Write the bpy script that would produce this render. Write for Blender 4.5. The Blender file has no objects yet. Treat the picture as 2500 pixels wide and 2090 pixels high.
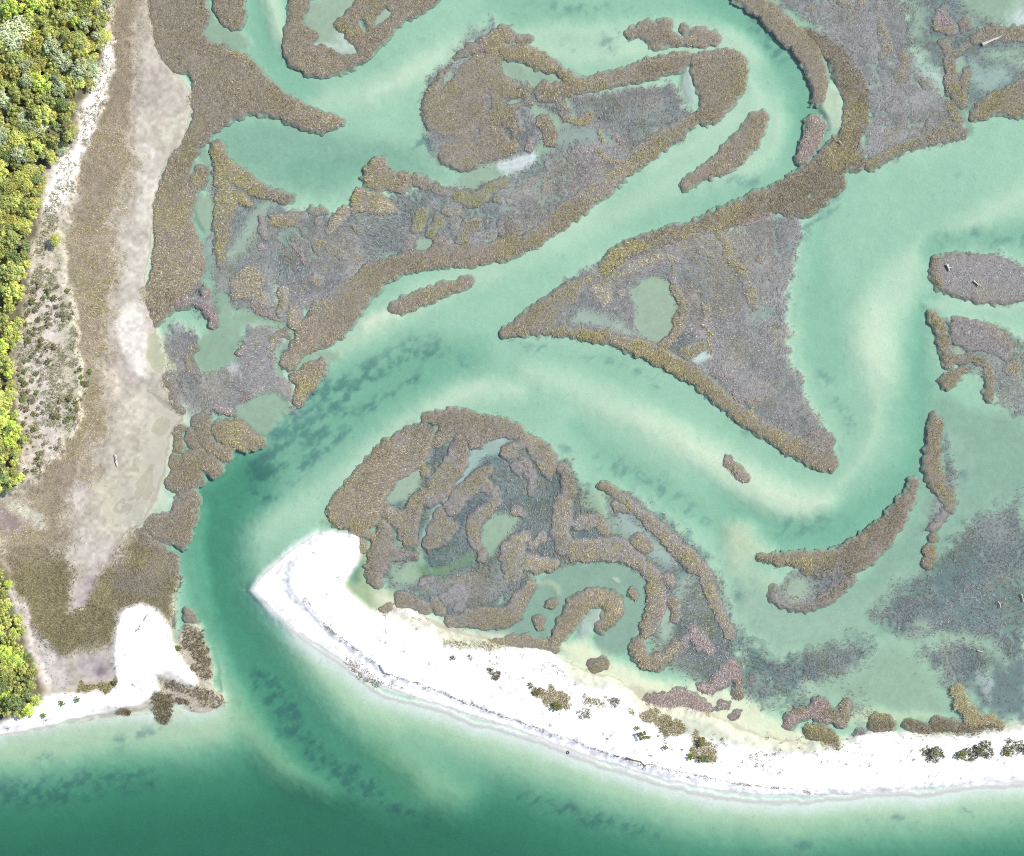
import bpy, math, random
import numpy as np
from mathutils import Vector
R = math.radians
sc = bpy.context.scene
col = sc.collection
rng = np.random.default_rng(7)
random.seed(7)

# ------------------------------------------------------------------ camera, sky, sun, exposure
# 1 unit = 1 m; the map is 250 m wide.  u,v are map pixels (10 px = 1 m, v grows to the south).
cam_d = bpy.data.cameras.new('camera'); cam = bpy.data.objects.new('camera', cam_d); col.objects.link(cam)
cam.location = (0, 0, 400); cam.rotation_euler = (0, 0, 0)
cam_d.sensor_width = 36; cam_d.lens = 36 * 400 / 250.0
cam_d.clip_start = 1; cam_d.clip_end = 3000
sc.camera = cam
SUN_EL, SUN_AZ = 46.0, 26.0            # azimuth counted from +X towards +Y
w = bpy.data.worlds.new('World'); sc.world = w; w.use_nodes = True
nt = w.node_tree
sky = nt.nodes.new('ShaderNodeTexSky'); sky.sky_type = 'NISHITA'; sky.sun_disc = False
sky.sun_elevation = R(SUN_EL); sky.sun_rotation = R(90 - SUN_AZ)
bg = nt.nodes['Background']; bg.inputs['Strength'].default_value = 0.11
nt.links.new(sky.outputs[0], bg.inputs[0])
ld = bpy.data.lights.new('sun', 'SUN'); ld.energy = 4.0; ld.angle = R(0.5); ld.color = (1, 0.965, 0.90)
lo = bpy.data.objects.new('sun', ld); col.objects.link(lo)
sd_ = Vector((math.cos(R(SUN_AZ)) * math.cos(R(SUN_EL)), math.sin(R(SUN_AZ)) * math.cos(R(SUN_EL)), math.sin(R(SUN_EL))))
lo.rotation_euler = sd_.to_track_quat('Z', 'Y').to_euler(); lo.location = sd_ * 500
vs = sc.view_settings; vs.view_transform = 'Standard'; vs.look = 'None'; vs.gamma = 1; vs.use_curve_mapping = False
vs.exposure = 1.12
try:
    sc.cycles.volume_bounces = 0; sc.cycles.max_bounces = 6; sc.cycles.diffuse_bounces = 2
    sc.cycles.transparent_max_bounces = 12
    sc.cycles.use_denoising = False; sc.cycles.filter_width = 1.1
except Exception: pass

# ------------------------------------------------------------------ map coordinates
K = 1.0 / 2.509
TILES = {c: (600 * (i % 4), (0, 700, 1390)[i // 4], K) for i, c in enumerate('ABCDEFGHIJKL')}
TILES['O'] = (0, 0, 2500 / 2100.0)
TILES['S'] = (0, 0, 1.0)
def parse(s):
    """'B:10,20 30,40,8' -> rows of map px (u, v[, radius]); a tile letter may change on the way."""
    ox, oy, k = TILES['S']; out = []
    for t in s.split():
        if ':' in t:
            a, t = t.split(':'); ox, oy, k = TILES[a]
            if not t: continue
        p = [float(q) for q in t.split(',')]
        out.append([ox + p[0] * k, oy + p[1] * k] + ([p[2] * k / 2] if len(p) > 2 else []))
    return np.array(out)
def X(u): return (np.asarray(u) - 1250) * 0.1
def Y(v): return (1045 - np.asarray(v)) * 0.1

STEP = 3.0
U0, V0, U1, V1 = -250.0, -250.0, 2750.0, 2340.0
NU, NV = int((U1 - U0) / STEP) + 1, int((V1 - V0) / STEP) + 1
gu = U0 + STEP * np.arange(NU); gv = V0 + STEP * np.arange(NV)
GU, GV = np.meshgrid(gu, gv)
GU = GU.astype(np.float32); GV = GV.astype(np.float32)

def vnoise(u, v, wl, seed):
    r = np.random.default_rng(seed); n = 257
    lat = r.random((n, n)).astype(np.float32)
    a = (u + 5000) / wl; b = (v + 5000) / wl
    ia = np.floor(a).astype(int); ib = np.floor(b).astype(int)
    fa = a - ia; fb = b - ib
    fa = fa * fa * (3 - 2 * fa); fb = fb * fb * (3 - 2 * fb)
    i0 = ia % n; i1 = (ia + 1) % n; j0 = ib % n; j1 = (ib + 1) % n
    return (lat[j0, i0] * (1 - fa) + lat[j0, i1] * fa) * (1 - fb) + (lat[j1, i0] * (1 - fa) + lat[j1, i1] * fa) * fb
def fbm(u, v, wl, seed, octs=3):
    s = 0; a = 1; t = 0
    for i in range(octs):
        s = s + a * vnoise(u, v, wl / 2 ** i, seed + i); t += a; a *= 0.55
    return s / t
def warp(u, v, amp=1.0):
    return (u + amp * (9 * (fbm(u, v, 34, 11, 3) - .5) * 1.6 + 4 * (vnoise(u, v, 9, 15) - .5)),
            v + amp * (9 * (fbm(u, v, 34, 21, 3) - .5) * 1.6 + 4 * (vnoise(u, v, 9, 25) - .5)))

def smooth_line(P, it=2, closed=False):
    for _ in range(it):
        Q = []
        n = len(P)
        if not closed: Q.append(P[0])
        for i in range(n if closed else n - 1):
            a, b = P[i], P[(i + 1) % n]
            Q += [a * .75 + b * .25, a * .25 + b * .75]
        if not closed: Q.append(P[-1])
        P = np.array(Q)
    return P
class Shape:
    """a traced outline ('p' polygon) or a stroke of varying width ('s'); sd() is a signed distance in map px"""
    def __init__(self, s):
        self.kind = s[0]; P = parse(s[1:].strip())
        if self.kind == 'p': P = smooth_line(P[:, :2], 1, True)
        else:
            if len(P) == 1: P = np.vstack([P, P + [[.5, 0, 0]]])
            if len(P) > 2: P = smooth_line(P, 1)
        self.P = P
        m = P[:, 2].max() if self.kind == 's' else 0
        self.box = (P[:, 0].min() - m, P[:, 1].min() - m, P[:, 0].max() + m, P[:, 1].max() + m)
    def sd(self, u, v):
        P = self.P; best = None
        if self.kind == 's':
            for a, b in zip(P[:-1], P[1:]):
                dx, dy = b[0] - a[0], b[1] - a[1]; L2 = dx * dx + dy * dy + 1e-9
                t = np.clip(((u - a[0]) * dx + (v - a[1]) * dy) / L2, 0, 1)
                d = np.hypot(u - a[0] - t * dx, v - a[1] - t * dy) - (a[2] + t * (b[2] - a[2]))
                best = d if best is None else np.minimum(best, d)
            return best
        ins = np.zeros(u.shape, bool)
        for a, b in zip(P, np.roll(P, -1, 0)):
            dx, dy = b[0] - a[0], b[1] - a[1]; L2 = dx * dx + dy * dy + 1e-9
            t = np.clip(((u - a[0]) * dx + (v - a[1]) * dy) / L2, 0, 1)
            d = (u - a[0] - t * dx) ** 2 + (v - a[1] - t * dy) ** 2
            best = d if best is None else np.minimum(best, d)
            if abs(dy) > 1e-9:
                c = ((a[1] > v) != (b[1] > v)) & (u < dx * (v - a[1]) / dy + a[0])
                ins ^= c
        d = np.sqrt(best)
        return np.where(ins, -d, d)
def shapes(txt): return [Shape(s.strip()) for s in txt.split('|') if s.strip()]
def bbox(shs, pad):
    b = np.array([s.box for s in shs])
    return b[:, 0].min() - pad, b[:, 1].min() - pad, b[:, 2].max() + pad, b[:, 3].max() + pad
def union_sd(shs, u, v):
    d = None
    for s in shs:
        q = s.sd(u, v); d = q if d is None else np.minimum(d, q)
    return d
def window(b):
    i0 = max(0, int((b[0] - U0) / STEP)); i1 = min(NU, int((b[2] - U0) / STEP) + 2)
    j0 = max(0, int((b[1] - V0) / STEP)); j1 = min(NV, int((b[3] - V0) / STEP) + 2)
    return slice(j0, j1), slice(i0, i1)
def sstep(x): x = np.clip(x, 0, 1); return x * x * (3 - 2 * x)

# ------------------------------------------------------------------ terrain fields (height, soil colour, eelgrass density)
WU, WV = warp(GU, GV)
n_big = fbm(GU, GV, 420, 31, 3); n_mid = fbm(GU, GV, 110, 41, 4); n_fine = fbm(GU, GV, 22, 51, 3); n_cell = fbm(GU, GV, 9, 61, 2)
Z = (-0.80 + 0.22 * (n_big - .5) + 0.16 * (n_mid - .5)).astype(np.float32)
SANDBED = np.array([.405, .42, .33]); C = np.ones((NV, NU, 3), np.float32) * SANDBED.astype(np.float32)
C *= (1 + .10 * (n_mid - .5) + .10 * (n_fine - .5))[..., None]
SG = np.zeros((NV, NU), np.float32)      # eelgrass
MEAD = np.zeros((NV, NU), np.float32)    # density of short dry-land grass
FLATG = np.zeros((NV, NU), np.float32)   # density of short marsh grass
BEACH = np.zeros((NV, NU), np.float32)
def paint(txt, z=None, c=None, soft=20, a=1.0, sg=None, mead=None, flat=None, beach=None, wv=1.0, noisy=0.0):
    shs = shapes(txt); win = window(bbox(shs, soft + 12))
    u = GU[win] + (WU[win] - GU[win]) * wv; v = GV[win] + (WV[win] - GV[win]) * wv
    d = union_sd(shs, u, v)
    if noisy: d = d + noisy * (n_fine[win] - .5) * 2 + noisy * (n_mid[win] - .5)
    al = (sstep(.5 - d / (2 * soft)) * a).astype(np.float32)
    if z is not None: Z[win] += al * (z - Z[win])
    if c is not None: C[win] += al[..., None] * (np.array(c, np.float32) * (1 + .16 * (n_fine[win] - .5) + .14 * (n_cell[win] - .5))[..., None] - C[win])
    for F, val in ((SG, sg), (MEAD, mead), (FLATG, flat), (BEACH, beach)):
        if val is not None: F[win] += al * (val - F[win])

MUD = (.168, .166, .168); POOL = (.25, .275, .21); BEIGE = (.33, .30, .25); WHITE = (.60, .59, .575); WETS = (.55, .54, .545)
MEADOW = (.165, .135, .105); FLOOR = (.13, .115, .075); ALGA = (.10, .16, .06); EASTBED = (.29, .31, .25); WETMUD = (.13, .145, .15)
# ---- the tidal channels: deeper runs and pale bars
D = [  # outline, depth, softness, strength
 ("s O: 1440,-30,90 1560,40,100 1625,110,90 1665,210,80 1655,320,80", 1.25, 28, .9),
 ("s O: 525,-30,40 535,70,50 565,140,60 620,195,60", 1.05, 20, .8),
 ("s O: 1000,15,40 1250,15,50 1400,5,40", 1.0, 18, .5),
 ("s O: 552,-20,24 568,50,36 585,95,18", .28, 14, .9),
 ("s O: 640,215,30 760,190,60 850,140,55 930,90,45 1080,70,30", .52, 22, .8),
 ("s O: 760,190,18 840,150,30 900,110,22", .28, 12, .7),
 ("s O: 950,120,20 1100,60,30 1250,70,40 1400,55,40 1500,75,40 1545,120,40", .48, 18, .8),
 ("s O: 1090,100,40 1200,115,60 1350,105,50 1480,95,30 1515,110,20", .34, 16, .7),
 ("s O: 1200,150,30 1300,130,30 1400,110,20", .72, 12, .5),
 ("p O: 430,270 520,245 640,270 760,280 870,320 900,350 960,370 900,380 760,330 730,360 690,410 560,380 490,330", .92, 26, .9),
 ("s O: 600,340,40 690,350,50 800,330,30", 1.08, 22, .6),
 ("p O: 1500,190 1590,190 1610,260 1560,330 1450,380 1330,430 1200,500 1080,550 960,600 1050,520 1250,410 1400,330 1480,240", .55, 24, .8),
 ("s O: 1535,160,22 1560,210,26 1545,250,22", .36, 14, .7),
 ("s O: 1260,360,26 1180,425,70 1120,470,40", .42, 20, .8),
 ("s O: 1330,350,14 1420,300,22 1500,240,18", .40, 10, .6),
 ("s O: 1600,240,20 1590,300,30 1540,350,24 1470,370,20", .42, 14, .7),
 ("s O: 1640,290,36 1610,350,40 1540,400,40 1450,430,36", .95, 16, .7),
 ("s O: 1560,420,20 1640,380,24 1690,330,18 1715,250,16 1690,190,14", .42, 10, .7),
 ("s O: 1000,545,50 880,600,60 770,660,60 700,710,50 660,740,40", .50, 22, .8),
 ("s O: 810,645,14 780,650,26 750,665,18", .14, 10, .9),
 ("s O: 1200,560,80 1060,650,110 940,690,60", .80, 34, .6),
 ("s O: 1025,680,60 1180,740,60 1330,790,50 1460,850,40", .84, 22, .5),
 ("s O: 1450,960,60 1580,1090,80 1700,1100,80 1800,1040,80 1880,950,60 1885,800,60 1890,640,60", 1.22, 34, .9),
 ("s O: 1180,880,30 1300,980,50 1450,1060,60 1560,1100,60", 1.02, 24, .8),
 ("s O: 1080,760,30 1200,800,60 1350,880,80 1500,970,90 1620,1030,80 1700,1015,40", .50, 26, .9),
 ("s O: 1320,860,20 1430,920,34 1540,990,44 1640,1040,36 1690,1030,20", .20, 18, .9),
 ("s O: 1225,830,16 1300,850,30 1400,890,20", .32, 14, .7),
 ("s O: 700,1000,40 760,920,50 850,850,60 960,800,50 1060,800,40", .45, 24, .9),
 ("s O: 540,1080,60 620,1040,60 680,1000,40", .62, 24, .8),
 ("s O: 870,830,22 930,800,30 980,790,18", .26, 16, .7),
 ("s O: 1650,480,80 1665,600,90 1700,740,80", .98, 30, .9),
 ("p O: 1780,590 1860,500 1900,470 1885,600 1840,700 1840,800 1790,830 1760,760 1745,680", .44, 24, .9),
 ("s O: 1800,640,40 1790,700,60 1810,760,40", .22, 20, .7),
 ("s O: 1800,780,20 1800,860,34 1780,930,26 1720,990,20", .50, 18, .8),
 ("p O: 1700,470 1900,290 2130,270 2130,480 1960,470 1850,500 1760,540", .78, 26, .8),
 ("s O: 1960,470,20 2040,430,40 2140,380,50", .36, 24, .8),
 ("p O: 1910,480 2140,460 2140,520 2040,520 1960,505 1910,540 1880,520", 1.12, 20, .8),
 ("p O: 1890,610 2140,620 2140,650 2000,640 1900,640", .62, 8, .7),
 ("p O: 1910,800 2010,850 2140,840 2140,1200 1960,1200 1880,1260 1700,1300 1560,1330 1470,1160 1600,1250 1760,1200 1870,1060 1900,980", .72, 20, .8),
]
for t, dep, so, a in D: paint(t, z=-(dep + .03 * (dep < .45)), soft=so * (1.8 if dep < .45 else 1.25), a=a)
paint("p O: 1915,790 2010,850 2140,840 2140,1250 1960,1200 1880,1300 1700,1320 1560,1330 1490,1180 1600,1250 1760,1200 1880,1060 1905,960", c=EASTBED, soft=24)
paint("p O: 430,260 560,240 700,280 880,300 900,360 990,380 900,385 740,340 690,410 560,400 440,320", c=(.35, .36, .29), soft=26)
# ---- the Gulf shelf: depth follows the distance from the beach line
GULF = "p J: 25,130 150,262 350,425 560,565 800,722 1000,787 1300,890 1756,1028 K: 450,1112 760,1222 1200,1342 1480,1382 1756,1402 L: 350,1400 600,1392 1200,1352 1756,1312 2300,1290 O: 2500,2300 -400,2300 -400,1520 0,1503 100,1488 240,1463 330,1460 460,1440 450,1380 440,1300 470,1150 "
gs = shapes(GULF); wd = -union_sd(gs, GU + (WU - GU) * .6, GV + (WV - GV) * .6)
wd = wd + 26 * (n_mid - .5)
gz = -np.interp(wd, [-30, 0, 25, 70, 100, 150, 200, 300, 500], [0.05, .02, .26, .60, .95, 1.65, 2.3, 2.9, 3.2]).astype(np.float32)
m = sstep((wd + 4) / 8).astype(np.float32) * (GV > 1440)
Z += m * (gz - Z)
C += (m * sstep((wd - 8) / 50) * .85)[..., None] * (np.array([.335, .385, .275], np.float32) * (1 + .12 * (n_fine - .5))[..., None] - C)
C += (m * (1 - sstep((wd - 8) / 50)) * .9)[..., None] * (np.array([.45, .455, .445], np.float32) - C)
paint("s J: 60,300,130 200,620,200 420,830,280 700,1060,320 1000,1250,340 1300,1380,180", z=-.62, soft=70, a=.8)
paint("s J: 330,430,60 640,780,90 900,950,80", z=-.30, soft=40, a=.6)
paint("s J: 800,1100,160 1050,1330,200 1250,1420,100", z=-1.05, soft=60, a=.5, c=(.34, .36, .20))
paint("s I: 1260,350,110 1330,460,90 1400,700,160 1500,900,190 1700,1120,240 J: 250,1220,200 500,1330,150", z=-.85, soft=45, a=.85, c=(.36, .36, .24))
paint("s I: 1250,360,70 1310,450,90 1330,560,60", z=-.32, soft=22, a=.8)
paint("s I: 60,1080,150 500,1000,160 900,980,120 1300,960,120", z=-.52, soft=40, a=.7, c=(.36, .36, .26))
# the inlet trench
paint("s O: 960,730,60 850,760,110 720,820,150 600,900,150 510,970,140 440,1040,120", z=-1.25, soft=55, a=.9)
paint("s O: 500,985,100 440,1050,120 432,1130,110 450,1220,115 495,1310,115 555,1400,110 615,1490,110 690,1560,110 790,1630,100", z=-1.95, soft=58, a=1)
paint("s O: 500,985,100 440,1050,120 432,1130,110 450,1220,115 495,1310,115 555,1400,110 615,1490,110 690,1560,110", c=(.34, .39, .29), soft=50)
paint("s O: 405,1050,30 395,1110,40 400,1180,40 420,1260,30", z=-1.2, soft=16, a=.6)
paint("s O: 480,1290,30 505,1350,50 570,1450,70 640,1540,70 740,1610,80", z=-1.9, soft=30, a=.7)
# eelgrass beds and dark mats on the bed
for t, g in [("s F: 180,900,150 330,780,190 500,680,200 700,560,150 900,430,130 1150,420,90", .55), ("s F: 60,1130,150 220,1020,180 420,870,170 620,740,120", .62),
             ("s F: 1050,560,60 800,700,70 620,880,60 430,1030,70 250,1180,70", .6), ("s F: 950,330,70 1200,330,90 1350,480,60", .42), ("s F: 20,1260,80 150,1290,60", .5),
             ("s J: 150,720,130 250,900,150 380,1110,130 560,1240,150 720,1340,200 820,1430,120 1000,1500,70", .6), ("s I: 1560,650,110 1680,820,120 1740,1000,90", .5),
             ("s I: 850,1010,50 950,990,40", .75), ("s I: 710,1070,70 750,1050,50", .7), ("s I: 210,1165,30 300,1160,50", .7), ("s I: 30,1380,200 500,1330,240 900,1300,150", .42),
             ("s L: 950,1525,26 1080,1560,34", .75), ("s L: 760,1530,20 850,1525,16", .7), ("s L: 1400,1480,30 1510,1510,30", .7), ("s L: 280,1700,60 450,1690,60", .5),
             ("s K: 150,1400,80 450,1480,110 700,1570,130 1000,1620,80", .5), ("s C: 250,40,60 500,45,60 900,30,50", .42), ("s C: 620,240,40", .7), ("s C: 480,275,50", .7), ("s C: 700,240,80 740,290,50", .8),
             ("s C: 780,195,40", .6), ("s C: 190,230,50", .8), ("s C: 1660,130,160 1740,330,100", .42), ("s C: 1450,1120,60 1620,1110,60", .5), ("s D: 250,330,110 180,220,90", .4),
             ("s D: 620,720,70 590,690,40", .75), ("s D: 560,800,60 600,870,60", .7), ("s D: 640,1190,90 400,1420,110", .45), ("s D: 1180,1210,50", .5), ("s D: 1350,1060,60", .45),
             ("s D: 1250,1480,120 1600,1440,140 1750,1440,140", .34), ("s B: 1080,880,90 1130,930,70", .75), ("s B: 1390,1070,100", .75), ("s B: 1580,1020,70", .65), ("s B: 830,420,24", .6),
             ("s B: 590,1240,60", .6), ("s B: 30,330,30", .6), ("s G: 120,340,60 330,380,60", .5), ("s G: 560,420,70 800,470,60 1000,560,50", .4), ("s G: 1020,610,40", .6), ("s G: 460,980,80", .42),
             ("s G: 700,1080,140 1000,1200,120 1300,1420,130", .32), ("s G: 590,1250,60", .55), ("s G: 1560,880,60", .4), ("s G: 1160,600,60", .4), ("s H: 700,860,90 560,600,90 460,450,50", .36), ("s H: 650,1000,60 ", .4),
             ("s H: 1640,930,60", .55), ("s H: 1370,1160,70", .6), ("s H: 1440,1600,26", .7), ("s H: 300,1480,120 620,1440,110", .3), ("s E: 1540,760,60 1620,740,50", .6), ("s E: 1740,800,60", .55), ("s F: 80,740,90", .6),
             ("s G: 1040,1410,60 1100,1450,50", .75), ("s G: 1200,1540,70 1290,1640,50", .7), ("s K: 1490,100,50 1520,160,30", .7), ("s A: 1400,270,60", .6), ("s J: 720,50,60 690,90,40", .55)]:
    paint(t, sg=g, soft=22)
# ---- grey marsh flats, barely under water
F = [
 ("p O: 1590,0 1640,30 1690,65 1750,115 1785,200 1775,280 1785,345 1860,305 1965,283 1980,260 1930,190 1890,130 1860,80 1860,-60 1580,-60", -.10, 1.0, 1),
 ("p O: 1860,-60 2140,-60 2140,30 2050,60 2000,50 1960,40 2000,70 2140,60 2140,120 2090,130 1990,150 2000,200 1980,235 1940,185 1900,120 1870,80", -.24, .55, 1),
 ("p O: 1995,120 2140,140 2140,200 2060,190 1990,240 1975,190", -.30, .35, 1),
 ("p O: 880,150 905,140 960,100 1020,120 1060,165 1140,190 1200,190 1300,180 1390,170 1400,215 1440,235 1400,275 1310,335 1230,390 1110,470 1000,500 880,510 760,530 700,600 620,640 560,600 540,510 560,440 640,430 720,440 780,400 900,380 1000,370 1060,345 1040,330 940,345 890,320 880,280 875,200", -.09, 1.0, 1),
 ("p O: 420,330 520,380 600,420 570,500 550,600 620,650 590,690 500,640 450,620 440,540 430,430", -.20, .7, 1),
 ("p O: 1170,580 1230,530 1330,500 1470,470 1620,440 1650,440 1630,520 1610,620 1620,740 1650,820 1700,890 1700,940 1560,860 1430,750 1330,710 1180,680 1080,690", -.11, 1.0, 1),
 ("p O: 340,660 400,680 400,730 440,760 500,700 520,660 580,680 600,720 570,750 610,800 600,850 480,830 400,850 350,810 330,740", -.10, .9, 1),
 ("p O: 800,900 900,860 1050,880 1140,930 1200,1000 1230,1080 1340,1110 1420,1200 1450,1300 1380,1340 1330,1250 1300,1160 1100,1160 1080,1240 980,1270 900,1260 780,1180 830,1140 790,1100 770,1060 850,1000", -.28, .75, 1),
 ("p O: 1240,1000 1330,1040 1440,1120 1500,1250 1530,1350 1500,1420 1440,1400 1330,1330 1350,1200 1320,1130 1260,1090", -.24, .7, 1),
 ("p O: 1930,530 2060,525 2100,545 2140,570 2140,610 2050,620 1960,600 1920,570", -.16, .9, .7),
 ("p O: 1915,650 2000,660 2090,680 2140,730 2140,870 2040,830 2020,760 1960,750 1930,720", -.13, 1.0, .8),
 ("p H: 1270,900 1310,1010 1340,1130 1330,1250 1300,1350 1240,1470 1190,1480 1220,1300 1260,1100", -.20, .8, .8),
 ("p L: 800,290 960,150 1020,80 1140,20 1280,-90 1500,-330 1800,-450 1800,520 1600,560 1660,640 1560,560 1420,470 1260,400 1080,400 960,360", -.22, .62, 1),
 ("p L: -20,360 100,440 170,500 260,570 400,530 540,490 680,410 830,470 760,590 640,650 420,720 300,790 130,830 40,760", -.22, .72, 1),
 ("p L: 1110,500 1280,470 1400,450 1540,480 1510,600 1440,700 1310,740 1200,620", -.24, .75, 1),
 ("p L: 1450,680 1600,580 1800,540 1800,950 1650,940 1500,870 1450,790", -.34, .12, 1),
 ("p L: 240,110 400,-10 680,-20 700,40 520,190 400,235 280,220 220,160", -.12, 1.0, 1),
 ("p L: 300,790 440,740 480,800 420,850 330,860", -.25, .5, .8), ("p L: 660,830 720,770 810,830 800,890 700,930", -.2, .8, .9),
 ("p J: 1000,60 1350,20 1560,-20 1690,60 1600,220 1400,240 1250,270 1180,200 1060,120", -.14, .8, .9),
 ("s B: 1500,180,60 1400,240,50 1320,330,30", -.2, .5, .8),
]
for t, z, g, a in F:
    wet = (t.startswith("p L") and "240,110" not in t) or g <= .55 or "800,900 900,860" in t or "1240,1000" in t
    paint(t, z=z - .22, soft=60, a=.8, wv=2.0)
    paint(t, z=z - .08 * wet, c=WETMUD if wet else MUD, flat=g, soft=26 if wet else 14, a=a, wv=2.2 if wet else 1.8, noisy=22 if wet else 14)
# paler, pinker wrack-strewn flats
for t in ("p C: 340,1000 480,890 640,930 800,1000 760,1060 560,1180 400,1260 300,1200 330,1080", "s E: 1190,60,120 1300,170,90", "s G: 160,1040,110 280,1220,70", "s C: 560,720,110 680,850,60 790,860,50", "s C: 1080,1560,100 900,1590,60 1280,1500,120", "s G: 1180,60,160 1300,230,130", "s J: 1300,120,200 1450,60,150"):
    paint(t, c=(.205, .175, .165), soft=20, a=.75, flat=1.0)
# tidal puddles: lower spots of the flats
pud = sstep((n_mid * .7 + n_big * .3 - .505) * 9).astype(np.float32) * (FLATG > .25)
Z -= pud * .20
FLATG *= (1 - .45 * pud)
crk = np.abs(fbm(WU, WV, 105, 191, 3) - .5); crk = (sstep((.020 - crk) / .014) * (FLATG > .3) * (n_big > .42)).astype(np.float32)   # tidal drainage
Z -= crk * .26; FLATG *= (1 - .9 * crk)
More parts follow.
